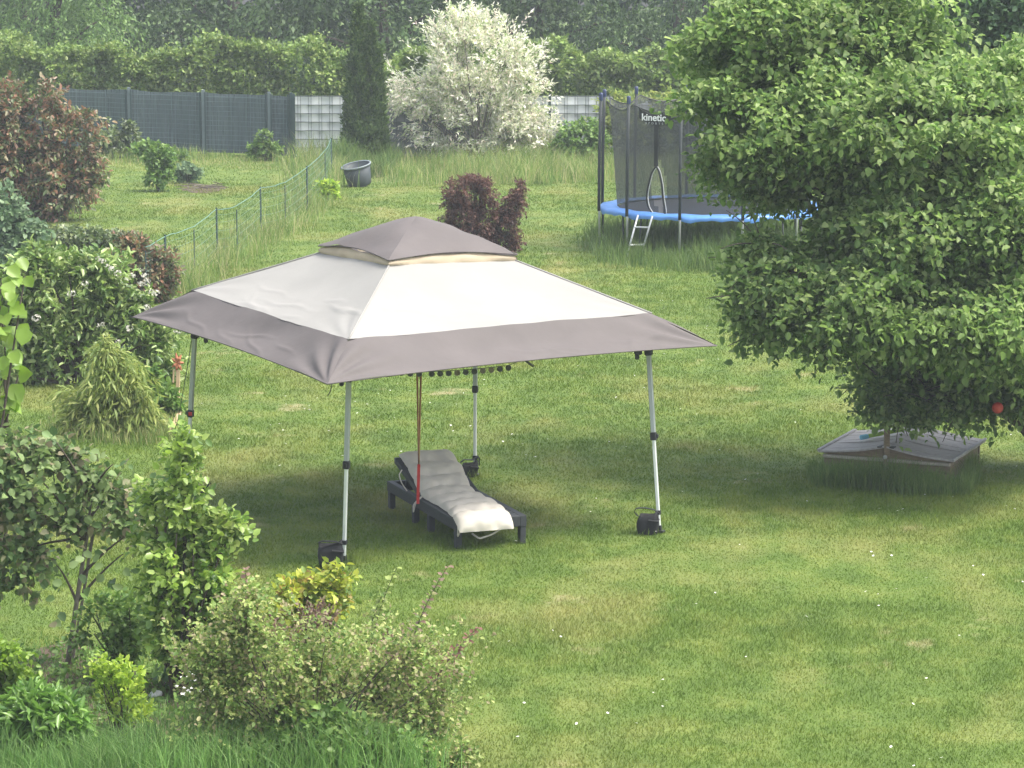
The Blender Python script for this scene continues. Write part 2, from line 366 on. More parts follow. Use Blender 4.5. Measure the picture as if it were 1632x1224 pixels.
def cat(*xs): return [np.concatenate(c) for c in zip(*xs)]
CAM = A([0, 0, CAM_H])
def crown(name, leaves, mat, tmpl, parent, singles=0, label=None):
    """the leaves nearest to the viewer are meshes of their own, the rest one mass"""
    P, D, N, S = leaves
    o0 = origin(parent)
    if singles:
        px = 816+FPX*P[:, 0]/(P[:, 1]*cP-(P[:, 2]-CAM_H)*sP); py = 612-FPX*(P[:, 1]*sP+(P[:, 2]-CAM_H)*cP)/(P[:, 1]*cP-(P[:, 2]-CAM_H)*sP)
        inside = (px > 2) & (px < 1630) & (py > 2) & (py < 1222)
        d = np.linalg.norm(P-CAM, axis=1)-S*4+np.where(inside, 0, 1e4); idx = np.argsort(d)[:singles]
        me = np_mesh('leaf', tmpl[0], [tmpl[1]]); me.materials.append(mat)
        X, Y, Z = frames(D[idx], N[idx])
        for i, q in enumerate(idx):
            o = bpy.data.objects.new('leaf', me); col.objects.link(o); o.parent = parent
            m4 = np.eye(4); m4[:3, :3] = np.c_[X[i], Y[i], Z[i]]*S[q]; m4[:3, 3] = P[q]-o0; o.matrix_local = Matrix(m4.tolist())
        keep = np.ones(len(P), bool); keep[idx] = False; P, D, N, S = P[keep], D[keep], N[keep], S[keep]
        if len(P) == 0: return None
    o = link(name, leaf_mesh(name, P-o0, D, N, S, tmpl), mat, parent); o['kind'] = 'stuff'
    if label: o['label'] = label
    return o
def bezier(p, q, bow, n=7):
    t = np.linspace(0, 1, n)[:, None]; m = (p+q)/2+bow
    return (1-t)**2*p+2*t*(1-t)*m+t*t*q
def px_lobes(lobes, Y):
    """lobes seen at (px,py) with half sizes in pixels, standing at distance Y (+ offset)"""
    out = []
    for l in lobes:
        px, py, rx, ry = l[:4]; dy = l[4] if len(l) > 4 else 0.; rd = l[5] if len(l) > 5 else None
        c = at(px, py, Y+dy); s = ppm(c); out.append((c, A([rx/s, (rd if rd else max(.15, .8*rx/s)), ry/s])))
    return out
def stems(name, base, tips, mat, parent, r0=.03, bow=.25, k=6, split=None):
    mb = MB()
    for t in tips:
        t = A(t); b = A(base)+A([rng.normal()*r0, rng.normal()*r0, 0])
        pts = bezier(b, t, A([rng.normal(), rng.normal(), .4])*bow*np.linalg.norm(t-b)*.35, 8)
        mb.tube(pts, np.linspace(r0, r0*.3, 8), k)
    return mb.build(name, mat, parent, True)
def plant(name, label, category, base, lobes, mat, n=400, k=8, size=.08, tl=.25, droop=.3, spread=.9, tmpl=None, stem='stem', r0=.015,
          shell=.5, gate=-.4, gfreq=3., rough=.16, upb=.35, singles=0, ntips=10, group=None, up=.8, trunk_name='stem', svar=.35, inner=.25, extra=None, lobes_world=None):
    tmpl = tmpl or tmpl_ovate(.38)
    b = A(base) if len(base) == 3 else G(*base)
    root = empty(name, b, label, category, group)
    lw = lobes_world or px_lobes(lobes, b[1])
    P, d = shell_points(lw, n, shell, gate, gfreq, rough, inner)
    Dr = nrm(d+A([0, 0, upb])+rng.normal(size=P.shape)*.35)
    Ln = tl*rng.uniform(.6, 1.4, len(P))
    lv = twig_leaves(P-Dr*Ln[:, None]*.5, Dr, Ln, k, droop, spread, size, svar, up)
    if extra: lv = cat(lv, extra)
    crown('foliage', lv, L[mat] if isinstance(mat, str) else mat, tmpl, root, singles)
    tips = [l[0] for l in lw]+[P[i] for i in rng.choice(len(P), min(ntips, len(P)), replace=False)]
    stems(trunk_name, b-A([0, 0, .03]), tips, M[stem], root, r0)
    return root
def blades(name, P, h, w, lean, mat, parent=None, hv=.4, curl=.5, flat=None):
    """grass blades: five-vertex bent strips"""
    n = len(P); H = h*(1+hv*rng.uniform(-1, 1, n))*np.clip(1+.3*SN(1.4)(P)+.2*SN(4.)(P), .35, 1.7)
    az = rng.uniform(0, 6.283, n); o = np.c_[np.cos(az), np.sin(az), np.zeros(n)]
    fz = rng.uniform(0, 6.283, n); s = np.c_[np.cos(fz), np.sin(fz), np.zeros(n)]
    ln = lean*rng.random(n); up = A([0, 0, 1.])
    B = P; Mid = P+o*(H*ln*.35)[:, None]+up*(H*.55)[:, None]; T = P+o*(H*ln*(.8+curl))[:, None]+up*(H*(1-.35*ln*curl))[:, None]
    wv = (s*(w*.5*(1+.3*rng.uniform(-1, 1, n)))[:, None])
    V = np.stack([B-wv, B+wv, Mid+wv*.8, Mid-wv*.8, T], 1).reshape(-1, 3)
    i = np.arange(n)[:, None]*5
    if parent is not None: V = V-origin(parent)
    o_ = link(name, np_mesh(name, V, [i+A([0, 1, 2, 3]), i+A([3, 2, 4])]), mat, parent); return o_
def in_poly(X, Y, poly):
    r = np.zeros(len(X), bool); n = len(poly)
    for i in range(n):
        (x1, y1), (x2, y2) = poly[i], poly[(i+1) % n]
        c = ((y1 > Y) != (y2 > Y)) & (X < (x2-x1)*(Y-y1)/((y2-y1) if y2 != y1 else 1e-9)+x1); r ^= c
    return r
def scatter(poly_px, n, jitter=0.):
    poly = [tuple(G(*p)[:2]) for p in poly_px]; a = A(poly); lo, hi = a.min(0), a.max(0); out = []; c = 0
    while c < n:
        q = rng.uniform(lo, hi, (n*3, 2)); q = q[in_poly(q[:, 0], q[:, 1], poly)]; out.append(q); c += len(q)
        if len(q) == 0: break
    q = np.concatenate(out)[:n]; return np.c_[q+rng.normal(size=q.shape)*jitter, np.zeros(len(q))]

# ================================================================== THE SETTING
xs = np.linspace(-120, 120, 61); ys = np.concatenate([np.linspace(-30, 90, 61), np.linspace(94, 180, 20)])
XX, YY = np.meshgrid(xs, ys, indexing='ij')
mb = MB(); mb.grid(np.stack([XX, YY, np.zeros_like(XX)], -1)); lawn = mb.build('lawn', M['lawn']); tag(lawn, kind='structure')
for i, (poly, nm) in enumerate((
        ([(60, 1035), (120, 1015), (165, 1040), (260, 1075), (330, 1090), (420, 1080), (600, 1100), (700, 1175), (720, 1240), (400, 1250), (-40, 1250), (-40, 1060)], 'garden_bed'),
        ([(292, 296), (312, 293), (340, 296), (362, 300), (350, 306), (318, 309), (290, 304)], 'bare_soil'))):
    q = A([G(*p) for p in poly]); q[:, 2] = .004*(i+1); c = q.mean(0)
    pts = np.concatenate([q+(np.roll(q, -1, 0)-q)*t for t in (0, .33, .66)]).reshape(3, -1, 3).transpose(1, 0, 2).reshape(-1, 3)
    pts[:, :2] += rng.normal(size=(len(pts), 2))*.05
    mb = MB(); mb.add(np.vstack([c, pts]), [(0, 1+j, 1+(j+1) % len(pts)) for j in range(len(pts))]); tag(mb.build(nm, M['soil']), kind='structure')

# short lawn blades: dense near, sparse far
def lawn_points():
    out = []
    for y0, y1, dens in ((18.6, 24, 3400), (24, 30, 2700), (30, 38, 1600), (38, 48, 900), (48, 63, 480), (63, 71, 160)):
        n = int((y1-y0)*((y0+y1)*.175+2.4)*dens); y = rng.uniform(y0, y1, n); x = rng.uniform(-1, 1, n)*(y*.175+1.2); out.append(np.c_[x, y, np.zeros(n)])
    return np.concatenate(out)
LP = lawn_points(); g = SN(1.3); g3 = SN(5.)
bed = [tuple(G(*p)[:2]) for p in [(60, 1035), (165, 1040), (330, 1090), (600, 1100), (700, 1200), (720, 1260), (-60, 1260), (-60, 1060)]]
LP = LP[~in_poly(LP[:, 0], LP[:, 1], bed) | (rng.random(len(LP)) < .25)]
hh = .024*(1+.35*g(LP)*.6+.3*g3(LP)*.5)*rng.uniform(.5, 1.5, len(LP)); hh = np.clip(hh, .012, .09)*(1+np.clip(LP[:, 1]-30, 0, 40)*.008)
n = len(LP); az = rng.uniform(0, 6.283, n); fz = rng.uniform(0, 6.283, n)
w = (.0034+.00013*np.clip(LP[:, 1]-22, 0, 60))*rng.uniform(.7, 1.3, n)
s = np.c_[np.cos(fz), np.sin(fz), np.zeros(n)]*w[:, None]
T = LP+np.c_[np.cos(az), np.sin(az), np.zeros(n)]*(hh*rng.uniform(.1, 1.3, n))[:, None]+A([0, 0, 1])*hh[:, None]
me = np_mesh('lawn_grass', np.stack([LP-s, LP+s, T], 1).reshape(-1, 3), [np.arange(3*n).reshape(-1, 3)])
tag(link('lawn_grass', me, M['blade']), 'short mown green grass covering the lawn', 'grass', kind='stuff')

# the fences at the back --------------------------------------------------------------
def fence_line(pts_px): return [G(*p) for p in pts_px]
d0 = G(20, 232); d1 = G(465, 252); FH = 1.5
df = empty('screen_fence', (d0+d1)/2, 'dark slate mesh fence with privacy screen at the back left', 'fence')
def on_d(px):
    # point of the fence line seen at picture column px
    dx, dy = d1-d0, None; a = (px-816)/FPX
    best = min(np.linspace(0, 1, 400), key=lambda t: abs(816+FPX*(d0+t*(d1-d0))[0]/((d0+t*(d1-d0))[1]*cP+CAM_H*sP)-px)); return d0+best*(d1-d0)
pcols = [20, 82, 207, 325, 430, 465]; dp = [on_d(p) for p in pcols]; dirv = nrm(d1-d0); nrv = A([dirv[1], -dirv[0], 0])
for i, p in enumerate(dp):
    mb = MB(); mb.beam(p+A([0, 0, 0]), p+A([0, 0, FH+.05]), .07, .09, up=(0, 1, 0)); mb.build('post', M['post'] if i in (5, 1) else M['postlt'], df)
    mb = MB(); mb.box(p-dirv*.075+nrv*.03+A([0, 0, FH/2]), (.03, .03, FH)); mb.box(p+dirv*.075+nrv*.03+A([0, 0, FH/2]), (.03, .03, FH)); mb.build('post_edge', M['post'], df)
for i in range(len(dp)-1):
    p, q = dp[i], dp[i+1]; ln = np.linalg.norm(q-p); m = max(6, int(ln/.03)); t = np.linspace(0, 1, m+1)
    bow = -.16*np.sin(math.pi*t)*min(1, ln/1.7); rib = .008*np.sin(t*ln/.05*6.283)
    topz = FH-.05*np.sin(math.pi*t)+.012*np.sin(t*9+i)
    Z = np.linspace(.03, 1, 8)
    P = p+(q-p)*t[:, None]+nrv*(bow+rib)[:, None]; P = np.repeat(P[:, None], 8, 1); P[..., 2] = Z[None]*topz[:, None]
    mb = MB(); mb.grid(P); mb.build('screen_panel', M['screen'], df)
    wv = MB()
    for z in np.arange(.12, FH-.02, .115):
        pp = p+(q-p)*t[::6, None]+nrv*(bow[::6]+.02)[:, None]; pp[:, 2] = z; wv.tube(pp, .006, 3)
    for s_ in np.arange(.06, ln, .11):
        u = s_/ln; b = p+(q-p)*u+nrv*(-.16*math.sin(math.pi*u)*min(1, ln/1.7)+.022); wv.tube([b+A([0, 0, .05]), b+A([0, 0, FH-.05])], rng.choice([.002, .003, .003, .009]), 3)
    wv.build('wire_grid', M['gridwire'], df, kind='stuff')
wf = empty('strip_fence', G(700, 252), 'pale grey strip fence with dark wire mesh behind the white willow', 'fence')
X0 = d1[0]+.06; Yf = d1[1]; xs_ = [X0+i*2.02 for i in range(8)]
for i, x in enumerate(xs_):
    mb = MB(); mb.beam((x, Yf, 0), (x, Yf, 1.52), .06, .06, up=(0, 1, 0)); mb.build('post', M['post'], wf)
for i in range(7):
    a, b = xs_[i]+.035, xs_[i+1]-.035; grey = i == 1  # this panel's shade is painted in by darker strips
    for r in range(7):
        t = np.linspace(a, b, 33); z0 = .05+r*.203; zz = np.linspace(z0, z0+.19, 4)
        bulge = .018*np.sin((t-a)/.25*math.pi+r*math.pi)+.004*rng.normal(size=33)
        P = np.zeros((33, 4, 3)); P[..., 0] = t[:, None]; P[..., 1] = Yf+bulge[:, None]+.012*np.cos(np.linspace(-1.5, 1.5, 4))[None]; P[..., 2] = zz[None]+.004*np.sin(t*3+r)[:, None]
        mb = MB(); mb.grid(P); mb.build('strip', M['stripshade'] if grey else M['strip'], wf, True)
    wv = MB()
    for r in range(8):
        z = .045+r*.203
        for oy in (-.035, .035): wv.tube([(a, Yf+oy, z), (b, Yf+oy, z)], .007, 4)
    for x in np.arange(a+.1, b, .25):
        for dx in (-.035, .03): wv.tube([(x+dx, Yf-.03, .03), (x+dx, Yf-.03, 1.5)], .005, 4)
    wv.build('wire_mesh', M['wire'], wf, kind='stuff')

# hedge ------------------------------------------------------------------------------
hb = A([0, 74.2, 0]); hr = empty('hedge', hb, 'long leafy green hedge rising behind the back fence', 'hedge')
n = 12500; x = rng.uniform(-15, 15, n); top = 2.45+.16*np.sin(x*.9+1)+.12*np.sin(x*2.3)+.10*np.sin(x*5.1+2)-.012*(x+13)
face = rng.random(n); onf = face < .62
y = np.where(onf, 73.1+rng.random(n)**2*.6+.18*np.sin(x*1.7)+.1*np.sin(x*4.1), 73.1+rng.random(n)*1.6)
z = np.where(onf, 1.1+(top-1.1)*rng.random(n), top-rng.random(n)**2*.3)
y += .10*np.sin(z*7+x*3)
P = np.c_[x, y, z]; gt = SN(3.); P = P[gt(P) > -1.7]
Dr = nrm(np.where((P[:, 2] > 2.1)[:, None], A([0, -.35, 1.]), A([0, -1., .35]))+rng.normal(size=P.shape)*.5)
Ln = .26*rng.uniform(.5, 1.5, len(P)); Ln = np.where((P[:, 2] > 2.2) & (rng.random(len(P)) < .12), Ln*2.0, Ln)
lv = twig_leaves(P-Dr*Ln[:, None]*.3, Dr, Ln, 7, .25, .9, .10, .35, .7)
crown('foliage', lv, L['hedge'], tmpl_ovate(.36), hr)
mb = MB()
for x in np.arange(-14.5, 15, .6):
    mb.tube(bezier(A([x, 74, 0]), A([x+rng.normal()*.3, 74+rng.normal()*.3, 2.2]), A([rng.normal()*.2, 0, 0])), np.linspace(.03, .01, 7), 5)
mb.build('stem', M['bark'], hr)

# trees behind the hedge ---------------------------------------------------------------
def back_tree(name, label, bx, by, height, width, mat, low=1.2, n=2200, k=9, size=.17, tl=.7, droop=.8, tr=.16, tw=None):
    b = A([bx, by, 0.]); root = empty(name, b, label, 'tree', 'trees behind the hedge'); lw = []
    for j in range(11):
        a = rng.uniform(0, 6.283); u = rng.random(); z = low+.8+(height-low-1.6)*u; r = width*.42*math.sin(math.pi*min(.92, .25+.75*u))
        lw.append((b+A([math.cos(a)*r, math.sin(a)*r, z]), A([width*.3, width*.3, .9+.12*height])*rng.uniform(.8, 1.15)))
    for j in range(5):                                            # low hanging skirt towards the garden
        a = -math.pi/2+(j-2)*.6; lw.append((b+A([math.cos(a)*width*.34, math.sin(a)*width*.34, low+1.1+.5*rng.random()]), A([width*.25, width*.22, 1.1])))
    P, d = shell_points(lw, n, .45, -.3, .9, .2, .2, zmin=low*.6)
    keep = (P[:, 2] < 5.5) | (rng.random(len(P)) < .45); P, d = P[keep], d[keep]
    Dr = nrm(d+A([0, 0, .1])+rng.normal(size=P.shape)*.35); Ln = tl*rng.uniform(.6, 1.5, len(P))
    crown('crown', twig_leaves(P-Dr*Ln[:, None]*.4, Dr, Ln, k, droop, .7, size, .4, .5), L[mat], tw or tmpl_rhomb(.26), root)
    mb = MB(); mb.tube(bezier(b-A([0, 0, .1]), b+A([rng.normal()*.3, rng.normal()*.3, height*.8]), A([rng.normal()*.2, 0, 0]), 9), np.linspace(tr, tr*.3, 9), 8)
    for c, r in lw: mb.tube(bezier(b+A([0, 0, min(c[2]*.6, height*.5)]), c, A([0, 0, .3]), 6), np.linspace(tr*.45, .02, 6), 5)
    mb.build('trunk', M['bark'], root, True); return root
back_tree('dark_tree', 'dark tree behind the hedge at the far left corner', -14.2, 84, 9, 5, 'back', n=1600)
back_tree('weeping_tree', 'light green weeping tree hanging over the hedge on the left', -12.3, 79.5, 8, 3.2, 'backlight', low=.9, n=1500, k=14, size=.13, tl=1.1, droop=1.2, tw=tmpl_rhomb(.2))
back_tree('dark_tree', 'broad dark tree right of the weeping tree behind the hedge', -8.3, 86, 10, 6, 'back')
back_tree('dark_tree', 'dark tree behind the pointed conifer and the hedge', -3.6, 83, 10, 5, 'back', n=2000)
back_tree('dark_tree', 'dark tree behind the top of the white willow', .8, 87, 11, 6.4, 'back')
back_tree('dark_tree', 'dark tree with drooping branches right of the white willow', 4.6, 81.5, 10, 5.2, 'back', low=1.0, n=2200, k=12, size=.15, tl=1.0, droop=1.1, tw=tmpl_rhomb(.2))
back_tree('dark_tree', 'dark tree behind the trampoline above the hedge', 9.2, 85, 10, 6, 'back')
back_tree('dark_tree', 'dark tree far behind at the right end of the hedge', 14.4, 80, 10, 6, 'back', n=2200)
n = 9000; x = rng.uniform(-28, 28, n); P = np.c_[x, 101+rng.random(n)*5, rng.random(n)**.8*(11+1.5*np.sin(x*.5)+np.sin(x*1.3))]
Dr = nrm(rng.normal(size=P.shape)+A([0, -.6, .2])); lv = twig_leaves(P, Dr, np.full(n, 1.1), 7, .5, .8, .36, .3, .3)
me = leaf_mesh('woodland', *lv, tmpl_rhomb(.36)); tag(link('woodland', me, L['wood']), 'dark distant wood closing the view behind the trees', 'wood', kind='stuff')

# thuja, willow, pampas and shrubs along the back fence ---------------------------------
b = G(580, 264); root = empty('columnar_conifer', b, 'tall narrow twin-tipped conifer in front of the pale fence', 'conifer')
T0 = []; Dd = []
for (cx, topy, rw, nn) in ((572, 10, 25, 2300), (590, 40, 22, 2000), (603, 78, 12, 700), (578, 120, 31, 1500)):
    tp = at(cx, topy, b[1]); hgt = tp[2]; u = rng.random(nn); rad = (rw/ppm(b))*np.clip((1-u)**.8*1.12, .02, 1)*(1-.25*np.exp(-u*9)); a = rng.uniform(0, 6.283, nn); z = .05+u*(hgt-.05)
    rad *= (1+.14*np.sin(a*5+z*4)+.1*np.sin(z*13+a*2)); q = np.c_[tp[0]+np.cos(a)*rad, b[1]+np.sin(a)*rad, z]
    T0.append(q); Dd.append(nrm(np.c_[np.cos(a)*.45, np.sin(a)*.45, np.ones(nn)]+rng.normal(size=(nn, 3))*.2))
P = np.concatenate(T0); Dr = np.concatenate(Dd); lv = twig_leaves(P-Dr*.06, Dr, np.full(len(P), .17), 5, .1, .45, .10, .3, .3)
crown('foliage', lv, L['thuja'], tmpl_rhomb(.22), root)
mb = MB(); mb.tube([b, at(576, 30, b[1])], [.06, .01], 6); mb.build('trunk', M['bark'], root)

b = G(762, 256); wl = px_lobes([(735, 95, 75, 65), (800, 105, 62, 60), (700, 140, 65, 52), (780, 175, 85, 62), (690, 195, 40, 32, -.3), (850, 165, 26, 75), (745, 45, 40, 32), (640, 160, 26, 16), (625, 105, 16, 20), (800, 215, 70, 34), (720, 225, 50, 24), (850, 228, 34, 22)], b[1])
root = empty('dappled_willow', b, 'bushy willow with cream and pink leaves at the back fence', 'shrub')
P, d = shell_points(wl, 2500, .65, -.1, 1.6, .24, .3); Dr = nrm(d*.8+A([0, 0, .7])+rng.normal(size=P.shape)*.35); Ln = .42*rng.uniform(.5, 1.6, len(P))
lv = twig_leaves(P-Dr*Ln[:, None]*.4, Dr, Ln, 12, .25, .6, .105, .35, .5)
tips = [at(px, py, b[1]+rng.normal()*.4) for px, py in ((700, 18), (690, 40), (760, 25), (735, 12), (820, 30), (842, 20), (835, 45), (870, 60), (605, 155), (598, 160), (612, 125), (660, 30), (885, 150), (890, 180), (615, 205), (640, 60), (655, 225), (860, 90))]
T0 = A([p+A([0, 0, 0]) for p in tips]); c0 = at(755, 130, b[1]); Dr = nrm(nrm(T0-c0)+A([0, 0, .3])); lv = cat(lv, twig_leaves(T0-Dr*.7, Dr, np.full(len(T0), .8), 16, .1, .7, .12, .3, .5))
crown('foliage', lv, L['willow'], tmpl_rhomb(.17), root); stems('stem', b, [c for c, r in wl]+tips[:6]+[P[i] for i in range(10)], M['barkgrey'], root, .02, .2, 5)

b = G(885, 258); root = empty('ornamental_grass', b, 'arching tan and green ornamental grass beside the white willow', 'grass clump')
n = 420; q = b+np.c_[rng.normal(size=(n, 2))*.16, np.zeros(n)]; blades('blades', q, .72, .022, .95, L['pampas'], root, .4, .5)['kind'] = 'stuff'
plant('dark_shrub', 'dark rounded shrub between ornamental grass and trampoline', 'shrub', (925, 262), [(925, 222, 34, 34), (900, 235, 26, 26), (950, 228, 22, 34)], 'shrub', 420, 8, .085, .25)
plant('light_shrub', 'light green shrub in front of the strip fence behind the trampoline', 'shrub', (990, 258), [(975, 160, 22, 16), (1010, 172, 40, 26), (1040, 200, 36, 30), (985, 200, 40, 40), (1060, 170, 30, 30)], 'bamboo', 520, 8, .09, .25)
plant('grey_shrub', 'grey green shrub right of the light shrub behind the trampoline', 'shrub', (1090, 255), [(1090, 195, 46, 48), (1060, 215, 30, 30), (1140, 190, 50, 52), (1190, 200, 40, 46)], 'teal', 620, 8, .09, .25)

# tall grass (uncountable) --------------------------------------------------------------
def tall(name, label, poly, n, h, w, mat='grass', lean=.5, jitter=.06, hv=.45):
    o = blades(name, scatter(poly, n, jitter), h, w, lean, L[mat], None, hv, .4); tag(o, label, 'grass', kind='stuff')
tall('tall_grass', 'tall unmown grass along the back fence', [(470, 300), (530, 296), (545, 285), (605, 283), (625, 297), (700, 298), (960, 291), (1010, 292), (1300, 290), (1300, 256), (470, 256)], 15000, .38, .012, 'grass', .7, .22)
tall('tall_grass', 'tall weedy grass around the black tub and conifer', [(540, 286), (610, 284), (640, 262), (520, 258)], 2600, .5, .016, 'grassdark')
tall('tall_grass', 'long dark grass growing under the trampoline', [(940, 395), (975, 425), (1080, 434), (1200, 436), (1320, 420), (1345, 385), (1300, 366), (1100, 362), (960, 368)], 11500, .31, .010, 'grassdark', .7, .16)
tall('tall_grass', 'long grass along the green net fence', [(255, 478), (300, 478), (345, 440), (420, 395), (492, 352), (528, 312), (545, 290), (515, 300), (480, 330), (405, 372), (335, 412), (262, 455)], 4200, .36, .010, 'grass', .75, .2)
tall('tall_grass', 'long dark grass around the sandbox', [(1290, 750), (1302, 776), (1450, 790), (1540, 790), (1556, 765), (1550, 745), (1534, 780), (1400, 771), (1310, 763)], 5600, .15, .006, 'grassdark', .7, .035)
tall('tall_grass', 'grass clump below the bamboo', [(70, 690), (140, 706), (230, 712), (280, 700), (282, 676), (200, 668), (90, 664)], 2600, .2, .009, 'grass')
tall('tall_grass', 'tall grass along the bottom left edge', [(-20, 1265), (-20, 1200), (150, 1212), (330, 1195), (480, 1205), (650, 1235), (720, 1265)], 6000, .24, .006, 'grass2', .8, .1)
tall('tall_grass', 'weeds and grass between the flower bed shrubs', [(-20, 1200), (-20, 1050), (60, 1025), (180, 1030), (300, 1075), (560, 1085), (700, 1160), (720, 1230), (300, 1215)], 8500, .11, .006, 'grass2', .9)
tall('tall_grass', 'rough weeds along the dark screen fence', [(150, 262), (240, 268), (465, 272), (480, 258), (300, 247), (120, 240)], 2600, .17, .012, 'grass', .7, .15)
for i in range(1):
    q = []
    for px, py in ((560, 895), (1035, 852), (1020, 850), (760, 760), (745, 762), (840, 864), (730, 872), (540, 905), (620, 800), (690, 840), (300, 806)):
        c = G(px, py); q.append(c+np.c_[rng.normal(size=(70, 2))*.09, np.zeros(70)])
    o = blades('uncut_grass', np.concatenate(q), .09, .005, .6, M['blade'], None, .5); tag(o, 'uncut grass tufts around the gazebo feet and lounger legs', 'grass', kind='stuff')

q = scatter([(-20, 1215), (-20, 1060), (60, 1035), (180, 1040), (300, 1085), (560, 1090), (690, 1170), (700, 1230), (300, 1222)], 900, .03)
Dr = nrm(rng.normal(size=q.shape)*A([1, 1, .3])+A([0, 0, .7])); lv = twig_leaves(q, Dr, rng.uniform(.06, .2, len(q)), 6, .3, .9, .045, .4, .9)
me = leaf_mesh('ground_cover', *lv, tmpl_ovate(.36)); tag(link('ground_cover', me, L['shrub']), 'low leafy weeds covering the flower bed soil', 'weeds', kind='stuff')
# daisies on the lawn
cl = scatter([(820, 1224), (1632, 1224), (1632, 560), (1180, 560), (1150, 440), (880, 430), (850, 620), (860, 760), (760, 1000)], 110)
q = np.concatenate([cl, np.repeat(cl[:30], 2, 0)+np.c_[rng.normal(size=(60, 2))*.16, np.zeros(60)], scatter([(300, 640), (560, 620), (800, 600), (880, 720), (700, 720), (420, 760)], 60)])
n = len(q); r = rng.uniform(.006, .0125, n); th = np.arange(7)*2*math.pi/7; tilt = rng.normal(size=(n, 2))*.25
V = q[:, None]+np.stack([np.cos(th)[None]*r[:, None], np.sin(th)[None]*r[:, None], .045+r[:, None]*(np.cos(th)*tilt[:, :1]+np.sin(th)*tilt[:, 1:])], -1)
me = np_mesh('daisies', V.reshape(-1, 3), [np.arange(7*n).reshape(-1, 7)]); tag(link('daisies', me, M['petal']), 'small white daisies scattered over the mown lawn', 'flowers', kind='stuff')
# ================================================================== THINGS
# ---- gazebo ---------------------------------------------------------------------------
gc = A([-.895, 27.553, 0.]); gR = rotz(.546)
def gl(x, y, z): return gc+gR@A([x, y, 0.])+A([0, 0, z])
CORN = [(-1, -1), (1, -1), (1, 1), (-1, 1)]                     # front, right, back, left
def ringpt(h, z, dz): return [gl(cx*h, cy*h, z+d) for (cx, cy), d in zip(CORN, dz)]
eave = ringpt(2.03, 1.77, (-.045, -.02, .02, .062)); seam = ringpt(1.595, 2.05, (-.03, -.022, .02, .058)); topr = ringpt(.66, 2.515, (.015, -.02, 0, .0))
gz = empty('pop_up_gazebo', gc, 'pop-up gazebo with off-white canopy, brown borders and top vent', 'gazebo')
wr = SN(7.); wr2 = SN(16.); wr3 = SN(3.)
def panel(name, mat, a0, b0, a1, b1, nu, nv, sag, wrinkle, corner_w, parent, lift=0., folds=0):
    """cloth between inner edge a0-b0 and outer edge a1-b1"""
    u = np.linspace(0, 1, nu)[:, None, None]; v = np.linspace(0, 1, nv)[None, :, None]
    P = (1-v)*((1-u)*a0+u*b0)+v*((1-u)*a1+u*b1)
    nn = nrm(np.cross(b1-a1, a1-a0)); nn = nn if nn[2] > 0 else -nn
    L1 = np.linalg.norm(b1-a1); ue = u*L1
    env = np.sin(np.pi*np.clip(u, 0, 1))**.6
    disp = -sag*np.sin(np.pi*u)*(np.sin(np.pi*v)*.7+.3*v)
    w = wrinkle*(wr(P*A([1, 1, .5]))[..., None]*.6+wr2(P)[..., None]*.25+wr3(P)[..., None]*.8)*env
    for c, cu in ((a1, 0), (b1, 1)):
        d = P-c; dist = np.linalg.norm(d, axis=-1, keepdims=True)
        e = nrm(b1-a1)*(1 if cu == 0 else -1); in_ = nrm((a0 if cu == 0 else b0)-c)
        ang = np.arctan2((d*np.cross(nn, e)).sum(-1, keepdims=True), (d*e).sum(-1, keepdims=True))
        w = w+corner_w*np.sin(ang*17+dist*3)*np.exp(-((dist-.45)/.38)**2)
    for _ in range(folds):                                        # single creases left by packing and wind
        u0, v0, ang = rng.uniform(.1, .9), rng.uniform(.55, .98), rng.normal()*.25; du = (u-u0)*L1; dv = (v-v0)*np.linalg.norm(a1-a0)
        al = du*math.cos(ang)+dv*math.sin(ang); ac = -du*math.sin(ang)+dv*math.cos(ang); ln = rng.uniform(.15, .5)
        w = w+rng.uniform(.006, .013)*np.exp(-(al/ln)**2)*np.exp(-((ac+.03*np.sin(al*9))/.028)**2)
    P = P+(A([0, 0, 1.])*lift+nrm(((a0+b0)-(a1+b1))*A([1, 1, 0]))*lift)*np.sin(np.pi*u)**.8*v
    P = P+nn*(disp*(1-.8*v**4)+w*(1-.5*v**6))
    mb = MB(); mb.grid(P); return mb.build(name, mat, parent, True)
for i in range(4):
    j = (i+1) % 4
    panel('roof_panel', M['canvas'], topr[i], topr[j], seam[i], seam[j], 150, 46, .05, .006, .004, gz, 0., 9)
    panel('border_panel', M['brown'], seam[i]+A([0, 0, .003]), seam[j]+A([0, 0, .003]), eave[i], eave[j], 160, 30, .035, .010, .016, gz, .032, 5)
    mb = MB(); e = np.linspace(0, 1, 20)[:, None]; mb.tube(seam[i]+A([0, 0, .004])+e*(seam[j]-seam[i])-A([0, 0, .014])*np.sin(np.pi*e), .006, 5); mb.build('seam', M['brown'], gz, True)
    mb = MB(); mb.tube(topr[i]+np.linspace(0, 1, 12)[:, None]*(seam[i]-topr[i])+A([0, 0, .004]), .009, 6); mb.build('ridge_seam', M['canvas'], gz, True)
    mb = MB(); mb.tube(eave[i]+e*(eave[j]-eave[i])+(A([0, 0, .03])+.032*nrm((gc-(eave[i]+eave[j])/2)*A([1, 1, 0])))*np.sin(np.pi*e)**.8, .006, 5); mb.build('hem', M['brown'], gz, True)
capr = ringpt(.69, 2.562, (.012, -.015, 0, .012)); peak = gl(0, 0, 2.875)
